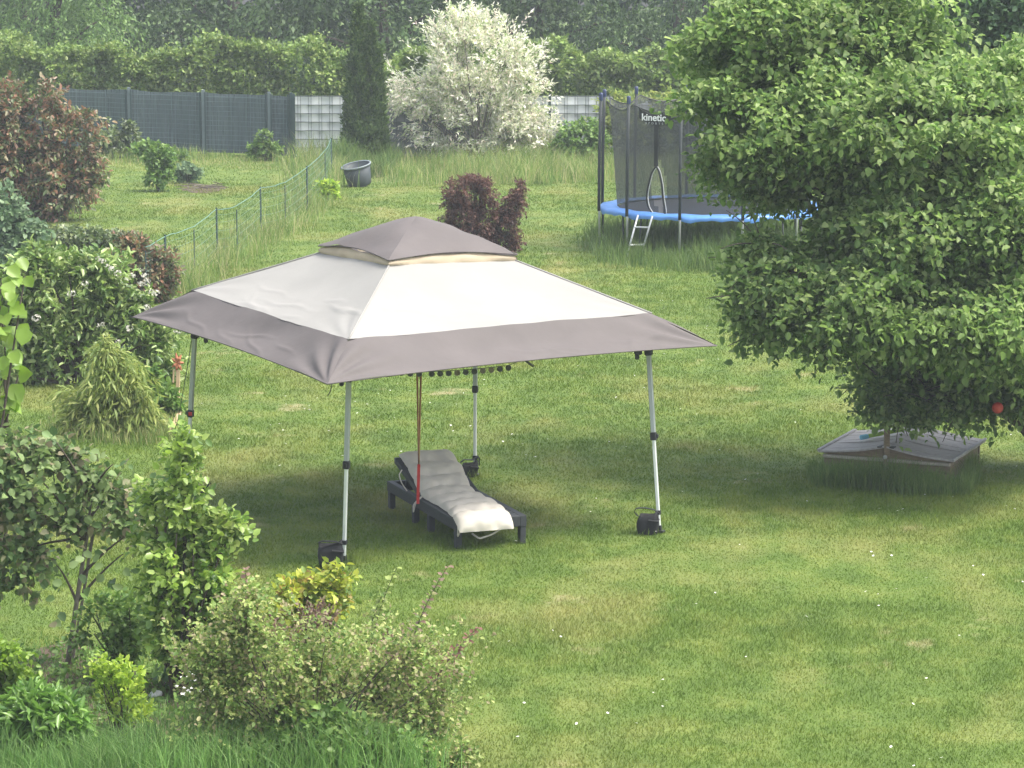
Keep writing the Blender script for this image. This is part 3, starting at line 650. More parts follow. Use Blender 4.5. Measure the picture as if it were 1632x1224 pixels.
for i in range(4):
    j = (i+1) % 4; u = np.linspace(0, 1, 30)[:, None, None]; v = np.linspace(0, 1, 20)[None, :, None]
    E_ = (1-u)*capr[i]+u*capr[j]; E_ = E_+A([0, 0, .045])*np.sin(np.pi*u)-(E_-gl(0, 0, 2.56))*.05*np.sin(np.pi*u)
    P = peak*(1-v)+E_*v; P[..., 2:] = P[..., 2:]+.05*np.sin(np.pi*v**.9)*(.55+.45*np.sin(np.pi*u))
    P = P+A([0, 0, 1])*(.011*wr(P*1.5)[..., None]*v+.005*wr2(P)[..., None])
    mb = MB(); mb.grid(P); mb.build('vent_cap_panel', M['brown'], gz, True)
    mb = MB(); mb.tube(E_[:, 0], .006, 5); mb.build('cap_hem', M['brown'], gz, True)
    E2 = E_[:, 0]-A([0, 0, .012])+(gl(0, 0, 0)-E_[:, 0])*A([.03, .03, 0]); lo = (1-u[:, 0])*topr[i]+u[:, 0]*topr[j]; lo = lo+(lo-gl(0, 0, 0))*A([.02, .02, 0])-A([0, 0, .012])
    P = np.stack([E2, E2*.5+lo*.5+(lo-gl(0, 0, 0))*A([.03, .03, 0])*(1+.5*np.sin(u[:, 0]*23)), lo], 1)
    mb = MB(); mb.grid(P); mb.build('vent_band', M['tan'], gz, True)
feet_px = [(548, 897), (1051, 849), (757, 758), (296, 800)]; tops = [gl(cx*1.56, cy*1.56, 2.0) for cx, cy in CORN]
legs_dir = []
for i in range(4):
    f = G(*feet_px[i]); t = tops[i]; ax = nrm(t-f); legs_dir.append((f, t)); inw = nrm((gc-f)*A([1, 1, 0]))
    mid = f+(t-f)*(.895/2.); Rm = np.c_[nrm(np.cross(inw, ax)), np.cross(ax, nrm(np.cross(inw, ax))), ax]
    def seg(a, b, w): mb = MB(); mb.box((a+b)/2, (w, w, np.linalg.norm(b-a)), Rm, .005); return mb
    lg = seg(mid, t, .042).build('leg', M['steel'], gz)
    seg(f+ax*.03, mid+ax*.1, .031).build('lower_tube', M['steelw'], lg)
    mb = MB(); mb.box(mid, (.058, .058, .075), Rm, .008); mb.box(mid+Rm[:, 1]*-.036, (.03, .018, .035), Rm, .004); mb.build('height_clip', M['blackp'], lg)
    if i == 3:
        mb = MB(); mb.box(mid-Rm[:, 1]*.0+A([0, -.033, 0]), (.035, .01, .035), None, .003); mb.build('clip_button', M['red'], lg)
    mb = MB(); mb.box(f+ax*.19, (.046, .046, .04), Rm, .004); mb.build('collar', M['blackp'], lg)
    mb = MB(); mb.box(f+A([0, 0, .012]), (.09, .09, .02), Rm, .005); mb.box(f+ax*.04, (.045, .045, .06), Rm, .005); mb.build('foot_plate', M['blackp'], lg)
    side = A([-1, 0, 0]) if i in (0, 1, 2) else A([1, 0, 0])
    bz = f+ax*(1.72/ax[2])
    mb = MB(); mb.box(bz+A([0, 0, -.0]), (.07, .07, .16), Rm, .01); mb.box(bz+side*.065+inw*.03+A([0, 0, .0]), (.075, .05, .15), None, .02); mb.box(bz+side*.075+inw*.03+A([0, 0, -.09]), (.04, .035, .06), None, .012)
    mb.build('corner_bracket', M['blackp'], lg)
    mb = MB(); mb.tube([t-A([0, 0, .05]), gl(0, 0, 2.55)], .014, 6); mb.build('roof_bar', M['steel'], gz)
hub = MB(); hub.lathe([(.0, 2.5), (.06, 2.5), (.06, 2.62), (0.02, 2.7), (.02, 2.86)], 12, None, gc); hub.build('roof_hub', M['blackp'], gz)
for i in range(4):
    j = (i+1) % 4; a, b = tops[i]-A([0, 0, .10]), tops[j]-A([0, 0, .10]); m = (a+b)/2; z = A([0, 0, .12])
    mb = MB(); mb.beam(a-z*.2, m+z*.35, .02, .03); mb.beam(m+z*.35, b-z*.2, .02, .03); mb.beam(a+z*.55, m-z*.1, .02, .03); mb.beam(m-z*.1, b+z*.55, .02, .03)
    mb.build('truss', M['steel'], gz)
mb = MB(); a = tops[3]-A([0, 0, .25])+A([-.03, -.03, 0]); mb.tube(bezier(a, G(270, 735), A([0, 0, -.1])), .004, 4); mb.build('guy_rope', M['post'], gz)
mb = MB(); a = legs_dir[0][0]+A([-.1, .0, 1.62]); mb.tube(bezier(a, a+A([-.03, 0, -.12]), A([.03, 0, 0])), .004, 4); mb.build('loose_cord', M['blackp'], gz)

# ---- weight bags ------------------------------------------------------------------------
def bag(label, px, py, w, h, flare, lean, yaw, strap):
    c = G(px, py); root = empty('weight_bag', c, label, 'bag', 'weight bags at the gazebo feet'); k = 20; rings = []
    n1 = SN(9./w*.2)
    for u in np.linspace(0, 1, 11):
        th = np.arange(k)*2*math.pi/k; sx = np.sign(np.cos(th))*np.abs(np.cos(th))**.5; sy = np.sign(np.sin(th))*np.abs(np.sin(th))**.5
        ww = w/2*(.86+.18*math.sin(math.pi*min(1, u*1.1))+flare*u**2); dd = w*.36*(1-.25*u-.35*max(0, u-.8)*3)
        q = np.c_[sx*ww+lean*u*u*h, sy*dd, np.full(k, u*h)]; q = q*(1+.05*n1(q*1.0)[:, None]*A([1, 1, .25])); q[:, 2] += (u**3)*.07*h*np.cos(th*2+1)+u**4*.12*h*np.cos(th)
        rings.append(q)
    rings.append(rings[-1]*A([.85, .8, .9])); rings.append(rings[-1]*A([.6, .5, .88]))
    P = np.stack(rings, 0)@rotz(yaw).T+c; P[..., 2] = np.maximum(P[..., 2], .004)
    P = np.concatenate([P, P[:, :1]], 1); mb = MB(); mb.grid(P[:, ::-1]); mb.build('bag_body', M['blackf'], root, True)
    top = c+A([0, 0, h]); R = rotz(yaw)
    for s_ in strap:
        p = [top+R@A([x_*w, y_*w, z_*w]) for x_, y_, z_ in s_]; p = A(p); t = np.linspace(0, len(p)-1, 24); pts = np.stack([np.interp(t, np.arange(len(p)), p[:, q]) for q in range(3)], 1)
        for _ in range(3): pts[1:-1] = (pts[:-2]+pts[1:-1]*2+pts[2:])/4
        m2 = MB(); dv = R@A([0, .022, .0]); m2.grid(np.stack([pts-dv, pts+dv], 1)); o = m2.build('strap', M['blackf'], root); o.modifiers.new('thick', 'SOLIDIFY').thickness = .005
    m2 = MB(); m2.box(c+R@A([w*.3, -.02, h*.72]), (w*.5, w*.75, .014), R@roty(.12), .005); m2.build('flap', M['blackf'], root)
    return root
bag('black weight bag with flared top beside the front gazebo leg', 527, 905, .21, .225, .16, 0, .1, [[(-.5, 0, .0), (-.35, -.2, .12), (.2, -.25, .1), (.52, -.1, -.05)]])
bag('black weight bag with raised strap loop at the right gazebo leg', 1032, 851, .2, .19, -.06, .05, -.1, [[(-.42, 0, -.1), (-.62, -.05, .08), (-.55, -.1, .28), (-.1, -.12, .3), (.35, -.05, .2), (.55, 0, .0)]])
bag('black slumped weight bag at the back gazebo leg behind the lounger', 747, 760, .17, .15, .05, .12, .2, [[(-.5, 0, .0), (-.3, -.1, .2), (.2, -.1, .15), (.6, 0, .35)], [(.3, -.2, -.1), (.5, -.1, .25), (.65, 0, .3), (.62, 0, -.2)]])
bag('black weight bag partly hidden behind the narrow young tree', 313, 806, .2, .19, .1, .2, .3, [[(-.2, 0, .0), (.2, -.1, .25), (.6, -.1, .32), (.7, 0, .1)]])

# ---- hanging straps, disc garland -------------------------------------------------------------------
st = empty('hanging_strap', at(667, 803, 26.93), 'red and brown strap loop hanging from the gazebo roof to the lounger', 'strap')
for (x0, m) in ((663.5, 'rust'), (671.5, 'rust')):
    a = at(x0, 540, 26.93); b = at(667.5, 745, 26.93); mb = MB(); mb.beam(a, b, .014, .004, up=(0, 1, 0), bev=0); s_ = mb.build('strap_band', M[m], st)
    mb = MB(); mb.beam(a+A([.011, -.002, 0]), b+A([.005, -.002, 0]), .006, .004, up=(0, 1, 0), bev=0); mb.build('pale_edge', M['ochre'], s_)
mb = MB(); a = at(667.5, 740, 26.926); b = at(666, 803, 26.926); mb.beam(a, b, .028, .006, up=(0, 1, 0), bev=0); mb.build('red_end', M['red'], st)
gar = None; pl = gl(0, -1.25, 0); nl = gR@A([0, 1, 0.])
def on_plane(px, py):
    d = ray(px, py); k = ((pl-CAM)@nl)/(d@nl); return CAM+k*d
gp = [(640, 594), (654, 595.5), (668, 596)]+[(688+13.6*i, 596-.35*i-.09*i*i*.9) for i in range(10)]
gar = empty('disc_garland', on_plane(750, 592), 'garland of small dark round discs hanging under the canopy', 'garland')
pts = A([on_plane(x, y-4) for x, y in gp]); mb = MB(); mb.tube(np.vstack([on_plane(600, 560), pts, on_plane(835, 573)]), .003, 4); mb.build('cord', M['blackp'], gar)
for i, (x, y) in enumerate(gp):
    p = on_plane(x, y); mb = MB(); mb.lathe([(0, -.007), (.024, -.007), (.028, 0), (.024, .007), (0, .007)], 14, rotx(math.pi/2)@np.eye(3), p); mb.build('disc', M['discl'] if i in (6, 9, 10) else M['disc'], gar)
p, q = on_plane(838, 575), on_plane(850, 584); mb = MB(); mb.beam(p, q, .03, .02, bev=.006); mb.build('end_clip', M['disc'], gar)

# ---- sun lounger and its cushion ----------------------------------------------------------------------
l0 = A([-.504, 26.074, 0.]); ly = 1.927; LD = A([math.cos(ly), math.sin(ly), 0.]); LS = A([math.sin(ly), -math.cos(ly), 0.])
LL, LW, LZ = 2.03, .68, .265
def lp(s_, b_, z_): return l0+LD*s_+LS*b_+A([0, 0, z_])
lo = empty('sun_lounger', lp(LL/2, LW/2, 0), 'anthracite plastic sun lounger with raised backrest under the gazebo', 'sun lounger')
for b_ in (.03, LW-.03):
    mb = MB(); mb.beam(lp(.0, b_, LZ-.05), lp(LL, b_, LZ-.05), .06, .10); mb.build('side_rail', M['wicker'], lo)
    for s_ in (.045, .80, 1.25, LL-.05):
        mb = MB(); mb.beam(lp(s_, b_, 0), lp(s_, b_, LZ-.1), .055, .075, up=tuple(LD)); mb.build('leg', M['wicker'], lo)
for s_ in (.03, LL-.03):
    mb = MB(); mb.beam(lp(s_, .06, LZ-.05), lp(s_, LW-.06, LZ-.05), .06, .098); mb.build('end_rail', M['wicker'], lo)
for i in range(11):
    s_ = .11+i*.098; mb = MB(); mb.beam(lp(s_, .058, LZ-.012), lp(s_, LW-.058, LZ-.012), .08, .02); mb.build('slat', M['wicker'], lo)
ba = math.radians(15.5); bs0 = 1.16
def bp(u, b_, o): return lp(bs0+u*math.cos(ba)-o*math.sin(ba), b_, LZ-.005+u*math.sin(ba)+o*math.cos(ba))
bk = MB()
for b_ in (.075, LW-.075): bk.beam(bp(0, b_, 0), bp(.80, b_, 0), .055, .05)
bk = bk.build('backrest', M['wicker'], lo)
for i in range(8):
    mb = MB(); mb.beam(bp(.05+i*.1, .10, .004), bp(.05+i*.1, LW-.10, .004), .082, .022); mb.build('backrest_slat', M['wicker'], bk)
mb = MB(); mb.beam(bp(.80, .05, .0), bp(.80, LW-.05, .0), .05, .06); mb.build('backrest_top', M['wicker'], bk)
for b_ in (.12, LW-.12):
    mb = MB(); mb.beam(bp(.55, b_, -.02), lp(1.82, b_, LZ-.04), .03, .03); mb.build('backrest_prop', M['wicker'], bk)
# cushion: lies along the backrest, over the seat, and hangs a little over the foot end
cu = empty('lounger_cushion', lp(.9, LW/2, LZ), 'beige tufted cushion lying along the dark sun lounger', 'cushion')
path = [(bp(.80, 0, .02)+A([0, 0, 0]), 0), ]
sp = [bp(.86, 0, .03)-LS*0, bp(.55, 0, .022), bp(.25, 0, .022), bp(.02, 0, .02), lp(1.0, 0, LZ+.004), lp(.7, 0, LZ+.004), lp(.35, 0, LZ+.004), lp(.05, 0, LZ+.006), lp(-.08, 0, LZ-.03), lp(-.14, 0, LZ-.085)]
sp = A(sp); seglen = np.r_[0, np.cumsum(np.linalg.norm(np.diff(sp, axis=0), axis=1))]; TL = seglen[-1]; nu, nv = 150, 40
uu = np.linspace(0, TL, nu); C_ = np.stack([np.interp(uu, seglen, sp[:, q]) for q in range(3)], 1)
for _ in range(10): C_[1:-1] = (C_[:-2]+2*C_[1:-1]+C_[2:])/4
tn = nrm(np.gradient(C_, axis=0)); nm = nrm(np.cross(LS, tn)); nm = np.where(nm[:, 2:] < 0, -nm, nm)
vv = np.linspace(-1, 1, nv); U, Vv = np.meshgrid(uu/TL, vv, indexing='ij')
nseg = 7.; sg = np.clip((U-.12)/.88, 0, 1)*nseg+.06*np.sin(Vv*4+U*20)+np.where(U < .12, (U-.12)*3, 0)
crease = np.abs(np.sin(np.pi*sg))**.42; tuft = 1-.6*np.exp(-((np.abs(Vv)-.36)/.16)**2)*np.exp(-((np.abs((sg % 1)-.5)-.5)/.16)**2)
edge = np.clip(1-np.abs(Vv)**5, 0, 1)**.5; endf = np.clip(1-np.abs(2*U-1)**26, 0, 1)**.5
cn = SN(9.); P0 = C_[:, None]+0*Vv[..., None]
bulge = 1+.10*np.sin(sg*math.pi*1.+.4)*0+.03*np.sin(U*37)
half = .252*(1+.05*np.abs(np.sin(np.pi*sg))**.5+.03*np.sin(U*9))+0*Vv
cenoff = .365-.105*U+.018*np.sin(U*11)
pos = P0+LS*(cenoff+Vv*half)[..., None]
thk = .082*(.26+.74*crease)*tuft*edge*endf*(1+.10*cn(pos)+.12*SN(26.)(pos)*(1-crease)+.05*SN(45.)(pos))
topP = pos+nm[:, None]*(thk+.002)[..., None]; botP = pos+nm[:, None]*(.002+.0*thk)[..., None]
mb = MB(); mb.grid(topP); mb.grid(botP[:, ::-1]); mb.build('cushion_body', M['cushion'], cu, True)
def tie(pts, r=.007): mb = MB(); t = np.linspace(0, len(pts)-1, 20); p = A(pts); q = np.stack([np.interp(t, np.arange(len(p)), p[:, c]) for c in range(3)], 1); q[1:-1] = (q[:-2]+2*q[1:-1]+q[2:])/4; mb.tube(q, r, 5); mb.build('tie', M['cushion'], cu, True)
tie([lp(1.02, .02, LZ+.03), lp(1.0, -.05, LZ-.01), lp(1.05, -.06, LZ-.13), lp(1.08, -.05, LZ-.05), lp(1.05, .03, LZ+.03)])
tie([lp(.05, .03, LZ+.05), lp(-.05, -.0, LZ-.03), lp(-.06, -.01, LZ-.14), lp(-.04, .02, LZ-.1)])
tie([lp(.0, .15, LZ-.13), lp(-.06, .2, LZ-.17), lp(-.05, .33, LZ-.14), lp(-.03, .45, LZ-.08)], .009)
tie([bp(.5, .02, .05), bp(.46, -.02, .02), bp(.42, .0, -.05), bp(.3, .02, -.08)], .006)

# ---- trampoline ---------------------------------------------------------------------------
tc = A([3.494, 50.78, 0.]); TR, TZ = 1.969, .70; PH = 2.62
tr = empty('trampoline', tc, 'round blue-edged trampoline with black safety net half behind the leafy tree', 'trampoline')
def tp(a, r, z): return tc+A([math.cos(a)*r, -math.sin(a)*r, z])     # a = 90 deg faces the camera
mb = MB(); th = np.linspace(0, 2*math.pi, 97); mb.tube(A([tp(a, TR-.05, TZ-.03) for a in th]), .025, 8, False); mb.build('frame_ring', M['galv'], tr, True)
rr = np.linspace(0, TR-.28, 8); P = A([[tp(a, r, TZ-.01-.03*(1-(r/TR)**2)) for r in rr] for a in th]); mb = MB(); mb.grid(P); mb.build('jumping_mat', M['mat'], tr)
rp = [(TR-.30, TZ+.012), (TR-.26, TZ+.03), (TR-.12, TZ+.035), (TR-.0, TZ+.015), (TR+.02, TZ-.025), (TR+.012, TZ-.065)]
P = A([[tp(a, r+.004*math.sin(a*41), z+(.012*math.sin(a*23)+.014*math.sin(a*12+1.5)+.008*math.sin(a*47) if q > 3 else .006*math.sin(a*17))) for q, (r, z) in enumerate(rp)] for a in np.linspace(0, 2*math.pi, 145)])
mb = MB(); mb.grid(P); mb.build('edge_pad', M['pad'], tr, True)
PA = [math.radians(20+30*i) for i in range(12)]
for a in PA:
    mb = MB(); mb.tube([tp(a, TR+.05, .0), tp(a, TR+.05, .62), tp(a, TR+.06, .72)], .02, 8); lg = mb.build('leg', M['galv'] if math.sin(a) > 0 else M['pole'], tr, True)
    mb = MB(); mb.tube([tp(a, TR+.06, .66), tp(a, TR+.055, 1.6), tp(a, TR+.03, PH)], .027, 8); mb.build('net_pole', M['pole'], tr, True)
    mb = MB(); mb.lathe([(.0, .07), (.03, .065), (.034, .03), (.034, -.05), (.03, -.065)], 10, None, tp(a, TR+.03, PH)); mb.build('pole_cap', M['cap'], tr, True)
    if PA.index(a) % 3 == 1:
        mb = MB(); mb.tube([tp(a-.12, TR-.05, TZ-.05), tp(a-.1, TR-.03, .02), tp(a+.1, TR-.03, .02), tp(a+.12, TR-.05, TZ-.05)], .018, 6); mb.build('foot_frame', M['pole'], tr, True)
na = 241; aa = np.linspace(0, 2*math.pi, na)
def scal(a): return abs(math.sin((a-PA[0])*6))
P = []
gapA = (math.radians(117.5), math.radians(125.5))
for a in aa:
    top = PH-.07-.13*scal(a)**.8; row = []
    for u in np.linspace(0, 1, 14):
        r = (TR-.30)*(1-u)+(TR-.17)*u+.10*u**6*(1-scal(a))
        row.append(tp(a, r, TZ*(1-u)+top*u))
    P.append(row)
P = A(P); zz = np.linspace(0, 1, 14)
F = [(i*14+j, i*14+j+1, (i+1)*14+j+1, (i+1)*14+j) for i in range(na-1) for j in range(13)]
def hole(i, j):                                                 # the entrance slit is tied open
    a = (aa[i]+aa[i+1])/2; z = (zz[j]+zz[j+1])/2; ca = math.radians(126.5); return j < 8 and ((a-ca)/math.radians(5.2))**2+((z-.27)/.24)**2 < 1
F = [f for f in F if not hole(f[0]//14, f[0] % 14)]
mb = MB(); mb.add(P.reshape(-1, 3), F); mb.build('safety_net', M['netm'], tr, True)
mb = MB(); mb.tube(A([P[i, -1] for i in range(na)]), .01, 5, False); mb.build('net_top_cord', M['blackp'], tr)
ca = math.radians(126.5); RN = TR-.2
mb = MB(); P2 = A([[tp(ca-.022, RN+.03, z), tp(ca+.022, RN+.03, z)] for z in np.linspace(1.52, 2.28, 6)]); mb.grid(P2); o = mb.build('zip_strip', M['blackp'], tr); o.modifiers.new('t', 'SOLIDIFY').thickness = .012
lpz = [(0, 1.52), (.05, 1.42), (.092, 1.2), (.12, 1.0), (.10, .82), (.02, .66), (-.06, .62), (-.10, .74), (-.075, .95), (-.06, 1.25), (-.03, 1.45), (0, 1.52)]
pt = A([tp(ca+x, RN+.03-.05*(1.5-z)*.5, z) for x, z in lpz]); t = np.linspace(0, len(pt)-1, 60); q = np.stack([np.interp(t, np.arange(len(pt)), pt[:, c]) for c in range(3)], 1)
for _ in range(3): q[1:-1] = (q[:-2]+2*q[1:-1]+q[2:])/4
mb = MB(); mb.tube(q, .018, 6); mb.build('entrance_hem', M['blackp'], tr, True); mb = MB(); mb.tube(q+A([.022, -.012, 0]), .007, 5); mb.build('entrance_cord', M['stone'], tr, True)
b0 = math.radians(137.5); b1 = math.radians(115.5)
def bpnt(u, w): a = b0+(b1-b0)*u; return tp(a, RN+.06, 2.36-.075*math.sin(math.pi*u)+.085*w+.04*(1-u)**2)
P = A([[bpnt(u, w) for w in np.linspace(-1, 1, 5)] for u in np.linspace(0, 1, 20)]); mb = MB(); mb.grid(P); bn = mb.build('banner', M['blackp'], tr); bn.modifiers.new('t', 'SOLIDIFY').thickness = .01
def text(body, size, pos, ang, mat, parent, name, sx=1., sp=1.):
    cv = bpy.data.curves.new(name, 'FONT'); cv.body = body; cv.size = size; cv.align_x = 'CENTER'; cv.align_y = 'CENTER'; cv.extrude = .002; cv.space_character = sp; cv.offset = size*.018
    tmp = bpy.data.objects.new(name, cv); me = bpy.data.meshes.new_from_object(tmp); bpy.data.objects.remove(tmp); bpy.data.curves.remove(cv)
    o = link(name, me, mat, parent)
    o.location = [float(x) for x in (pos-origin(parent))]; o.rotation_euler = (math.pi/2, 0, ang); o.scale = (sx, 1, 1); return o
ta = (b0+b1)/2; tang = -(ta-math.pi/2)
pc = tp(ta+.01, RN+.06+.03, 2.335)
text('kinetic', .165, pc, tang, M['white'], bn, 'lettering', 1.12)
text('SPORTS', .05, pc+A([.01, 0, -.095]), tang, M['greyp'], bn, 'small_lettering', 1.1, 2.2)
mb = MB(); p = tp(math.radians(62), 1.35, TZ+.03); mb.lathe([(0, .04), (.06, .03), (.075, 0), (.06, -.03), (0, -.04)], 12, None, p); o = mb.build('toy_disc', plain('orange_plastic', (.62, .22, .08), .5, .1), None, True)
tag(o, 'small orange toy lying on the trampoline mat', 'toy')
ld = empty('ladder', G(1009, 409), 'short grey metal ladder leaning on the trampoline edge', 'ladder')
la, lb = G(998, 411), G(1021, 409); lt0, lt1 = tp(math.radians(133), TR+.04, .70), tp(math.radians(124.5), TR+.04, .70)
for p, q in ((la, lt0), (lb, lt1)): mb = MB(); mb.tube([p, q], .016, 8); mb.build('rail', M['ladder'], ld, True)
for u in (.3, .72): mb = MB(); mb.beam(la+(lt0-la)*u, lb+(lt1-lb)*u, .045, .025); mb.build('rung', M['ladder'], ld)

# ---- sandbox with gable lid, toy on it --------------------------------------------------------------
sA = G(1314, 724, .2); sB = G(1516, 739, .2); ex = nrm((sB-sA)*A([1, 1, 0])); ey = A([-ex[1], ex[0], 0]); SWd = np.linalg.norm(sB-sA); SD = 1.16
def sb(u, v, z): p = sA+ex*(u*SWd)+ey*(v*SD); p[2] = z; return p
sbx = empty('sandbox', sb(.5, .5, 0), 'wooden sandbox with a grey low gable lid and two posts', 'sandbox')
for r in range(2):
    z = .05+r*.10
    for (p, q) in ((sb(0, 0, z), sb(1, 0, z)), (sb(0, 1, z), sb(1, 1, z)), (sb(0.02, .02, z), sb(.02, .98, z)), (sb(.98, .02, z), sb(.98, .98, z))):
        mb = MB(); mb.beam(p, q, .03, .093); mb.build('side_board', M['wood'], sbx)
mb = MB(); mb.beam(sb(0, -.035, .195), sb(1, -.035, .195), .05, .03); mb.build('edge_rail', plain('pale_edge_board', (.34, .31, .25), .8, .2, 8), sbx)
EZ, RZ = .245, .345
for v in (.0, 1.):
    mb = MB(); a, b, c = sb(.0, v, .212), sb(1., v, .212), None; o = ey*.012
    pts = [sb(.0, v, .212), sb(1., v, .212), sb(1., v, EZ-.02), sb(.5, v, RZ-.02), sb(0, v, EZ-.02)]
    mb.add([p-o for p in pts]+[p+o for p in pts], [(0, 1, 2, 3, 4), (9, 8, 7, 6, 5)]+[(i, i+5, (i+1) % 5+5, (i+1) % 5) for i in range(5)]); mb.build('gable_board', M['wood'], sbx)
warp = SN(2.)
for side in (0, 1):
    nb = 8
    for i in range(nb):
        # boards run front to back? they run along the slope, side by side in depth
        v0 = -.06+i*(1.12/nb); v1 = v0+1.12/nb-.006
        u0, u1 = (-.035, .5) if side == 0 else (1.035, .5)
        zz_ = lambda u: EZ-.012+(RZ-EZ+.0)*(1-abs(u-.5)/.535)+.018*math.sin(math.pi*abs(u-.5)/.5)*(-1 if i < 3 else -.3)
        us = np.linspace(u0, u1, 7); P = A([[sb(u, v, zz_(u)+.012+.003*math.sin(i*2.1)) for v in (v0, v1)] for u in us]); Q = P-A([0, 0, .018])
        mb = MB(); mb.grid(P if side == 0 else P[:, ::-1]); mb.grid(Q[:, ::-1] if side == 0 else Q); 
        n_ = 7; base = 2*n_
        for e in (0, 1): mb.add(np.concatenate([P[:, e], Q[:, e]]), [(k, k+1, k+1+n_, k+n_) for k in range(n_-1)])
        mb.add([P[0, 0], P[0, 1], Q[0, 1], Q[0, 0]], [(0, 1, 2, 3)]); mb.build('lid_board', M['greyboard'], sbx)
    u = -.03 if side == 0 else 1.03
    mb = MB(); mb.beam(sb(u, -.07, EZ+.012), sb(u, 1.06, EZ+.012), .035, .022); mb.build('lid_edge', M['strip'] if False else plain('lid_edge_batten', (.30, .295, .29), .8, .2, 8), sbx)
for v, hgt in ((-.03, 1.45), (1.05, 1.45)):
    mb = MB(); mb.beam(sb(.5, v, .0), sb(.5, v, hgt), .055, .07, up=(0, 1, 0)); mb.build('post', M['wood'], sbx)
    mb = MB(); mb.lathe([(0, .022), (.02, .02), (.022, 0)], 10, rotx(math.pi/2), sb(.5, v-.045 if v < 0 else v+.045, .235)); mb.build('bolt', M['galv'], sbx)
    for du in (-.03, .03): mb = MB(); mb.beam(sb(.5+du, v, .335), sb(.5+du*2.2, v, .33), .09, .012); mb.build('hinge_plate', M['blackp'], sbx)
def roofz(u): return EZ+.012+(RZ-EZ)*(1-abs(u-.5)/.535)
p, q = sb(.22, .38, roofz(.2)+.03), sb(.47, .62, roofz(.5)+.03); r_ = sb(.66, .52, roofz(.64)+.02)
ty = empty('toy_shooter', p, 'lime green foam toy tube with blue end lying on the sandbox lid', 'toy'); mb = MB(); mb.tube([p, q], .021, 10); mb.build('tube', M['toygreen'], ty, True)
d_ = nrm(q-p); mb = MB(); mb.tube([p-d_*.05, p-d_*.04, p+d_*.03, p+d_*.04], [.02, .027, .027, .022], 12); mb.build('blue_end', M['toyblue'], ty, True)
mb = MB(); mb.tube([q+d_*.01, r_], .011, 8); mb.build('plunger_rod', M['toygreen'], ty, True)
bp_ = at(1590, 650, 28.9); mb = MB(); mb.lathe([(.001, .058)]+[(.058*math.sin(t), .058*math.cos(t)) for t in np.linspace(.15, 3.0, 12)]+[(.001, -.058)], 16, None, (0, 0, 0))
o = mb.build('ball', M['ball'], None, True); o.location = [float(x) for x in bp_]; tag(o, 'red ball caught in the branches of the big leafy tree', 'ball')

# ---- tub, stake, net fence ------------------------------------------------------------------------------
b = G(574, 297); tu = empty('plant_tub', b, 'dark plastic tub tilted in the long grass by the conifer', 'tub')
Mt = .86*rotz(.3)@roty(math.radians(-13))@rotx(math.radians(5)); c = b+A([0, 0, .03])
mb = MB(); mb.lathe([(0, .0), (.27, .0), (.29, .03), (.35, .5), (.34, .5), (.28, .04), (0, .03)], 32, Mt, c); mb.build('tub_wall', M['tubp'], tu, True)
mb = MB(); mb.lathe([(.345, .49), (.375, .485), (.385, .51), (.37, .53), (.345, .52)], 32, Mt, c); mb.build('rim', M['tubrim'], tu, True)
for a in (0, 1):
    s_ = 1 if a else -1; pts = A([(s_*.34, y, z) for y, z in ((-.07, .43), (-.07, .47), (.07, .47), (.07, .43))])@Mt.T+c; mb = MB(); mb.tube(pts, .012, 6); mb.build('handle', M['tubp'], tu)
b = G(283, 645); sk = empty('garden_stake', b, 'pale wooden stake with rusty flower-like top beside the bamboo', 'stake')
mb = MB(); mb.beam(b, at(284, 590, b[1]), .045, .03, up=(0, 1, 0)); mb.build('stake_post', M['palewood'], sk)
for a in range(7):
    ang = a*2*math.pi/7; c = at(283, 578, b[1]); mb = MB(); t = c+A([math.cos(ang)*.075, .01*math.sin(a*3), math.sin(ang)*.12]); mb.tube([c, (c+t)/2+A([0, -.01, 0]), t], [.012, .022, .006], 6); mb.build('petal', plain('rusty_metal', (.36, .14, .07), .8, .25) if a == 0 else bpy.data.materials['rusty_metal'], sk)
mb = MB(); mb.beam(at(277, 588, b[1]), at(276, 610, b[1]), .02, .02, up=(0, 1, 0)); mb.build('side_slip', M['palewood'], sk)
mb = MB(); mb.beam(G(270, 690, .02), G(289, 652, .1), .05, .03); o = mb.build('wooden_offcut', M['palewood']); tag(o, 'pale wooden offcut lying in the grass below the bamboo', 'wood')
tops_px = [(232, 394), (263, 376), (309, 360), (345, 333), (377, 328), (415, 299), (454, 290), (489, 266), (518, 240), (528, 221)]
NH = .9; nb = []
for px, py in tops_px:
    # foot of a 0.9 m post whose top is seen there
    nb.append(A([*G(px, py, NH)[:2], 0.]))
nf = empty('net_fence', nb[4], 'green electric netting fence running back to the pale fence', 'fence')
for i, p in enumerate(nb):
    thick = i % 2 == 1; mb = MB(); mb.tube([p, p+A([0, 0, NH+(.02 if thick else -.06)])], .017 if thick else .01, 6); mb.build('post', M['post'], nf)
def sagline(z, off=0):
    out = []
    for i in range(len(nb)-1):
        for u in np.linspace(0, 1, 6)[:-1]: out.append(nb[i]+(nb[i+1]-nb[i])*u+A([0, 0, z-.015*math.sin(math.pi*u)]))
    out.append(nb[-1]+A([0, 0, z])); return A(out)
tpe = sagline(NH-.005); mb = MB(); mb.tube(tpe+rng.normal(size=tpe.shape)*.006, .008, 5); mb.build('top_tape', M['tape'], nf)
mb = MB()
for z in (.12, .26, .4, .54, .68, .8): mb.tube(sagline(z), .0026, 3)
ln_ = sagline(0); cum = np.r_[0, np.cumsum(np.linalg.norm(np.diff(ln_, axis=0), axis=1))]
for s_ in np.arange(0, cum[-1], .16):
    p = A([np.interp(s_, cum, ln_[:, q]) for q in range(2)]+[0]); mb.tube([p+A([0, 0, .1]), p+A([0, 0, NH-.03])], .0016, 3)
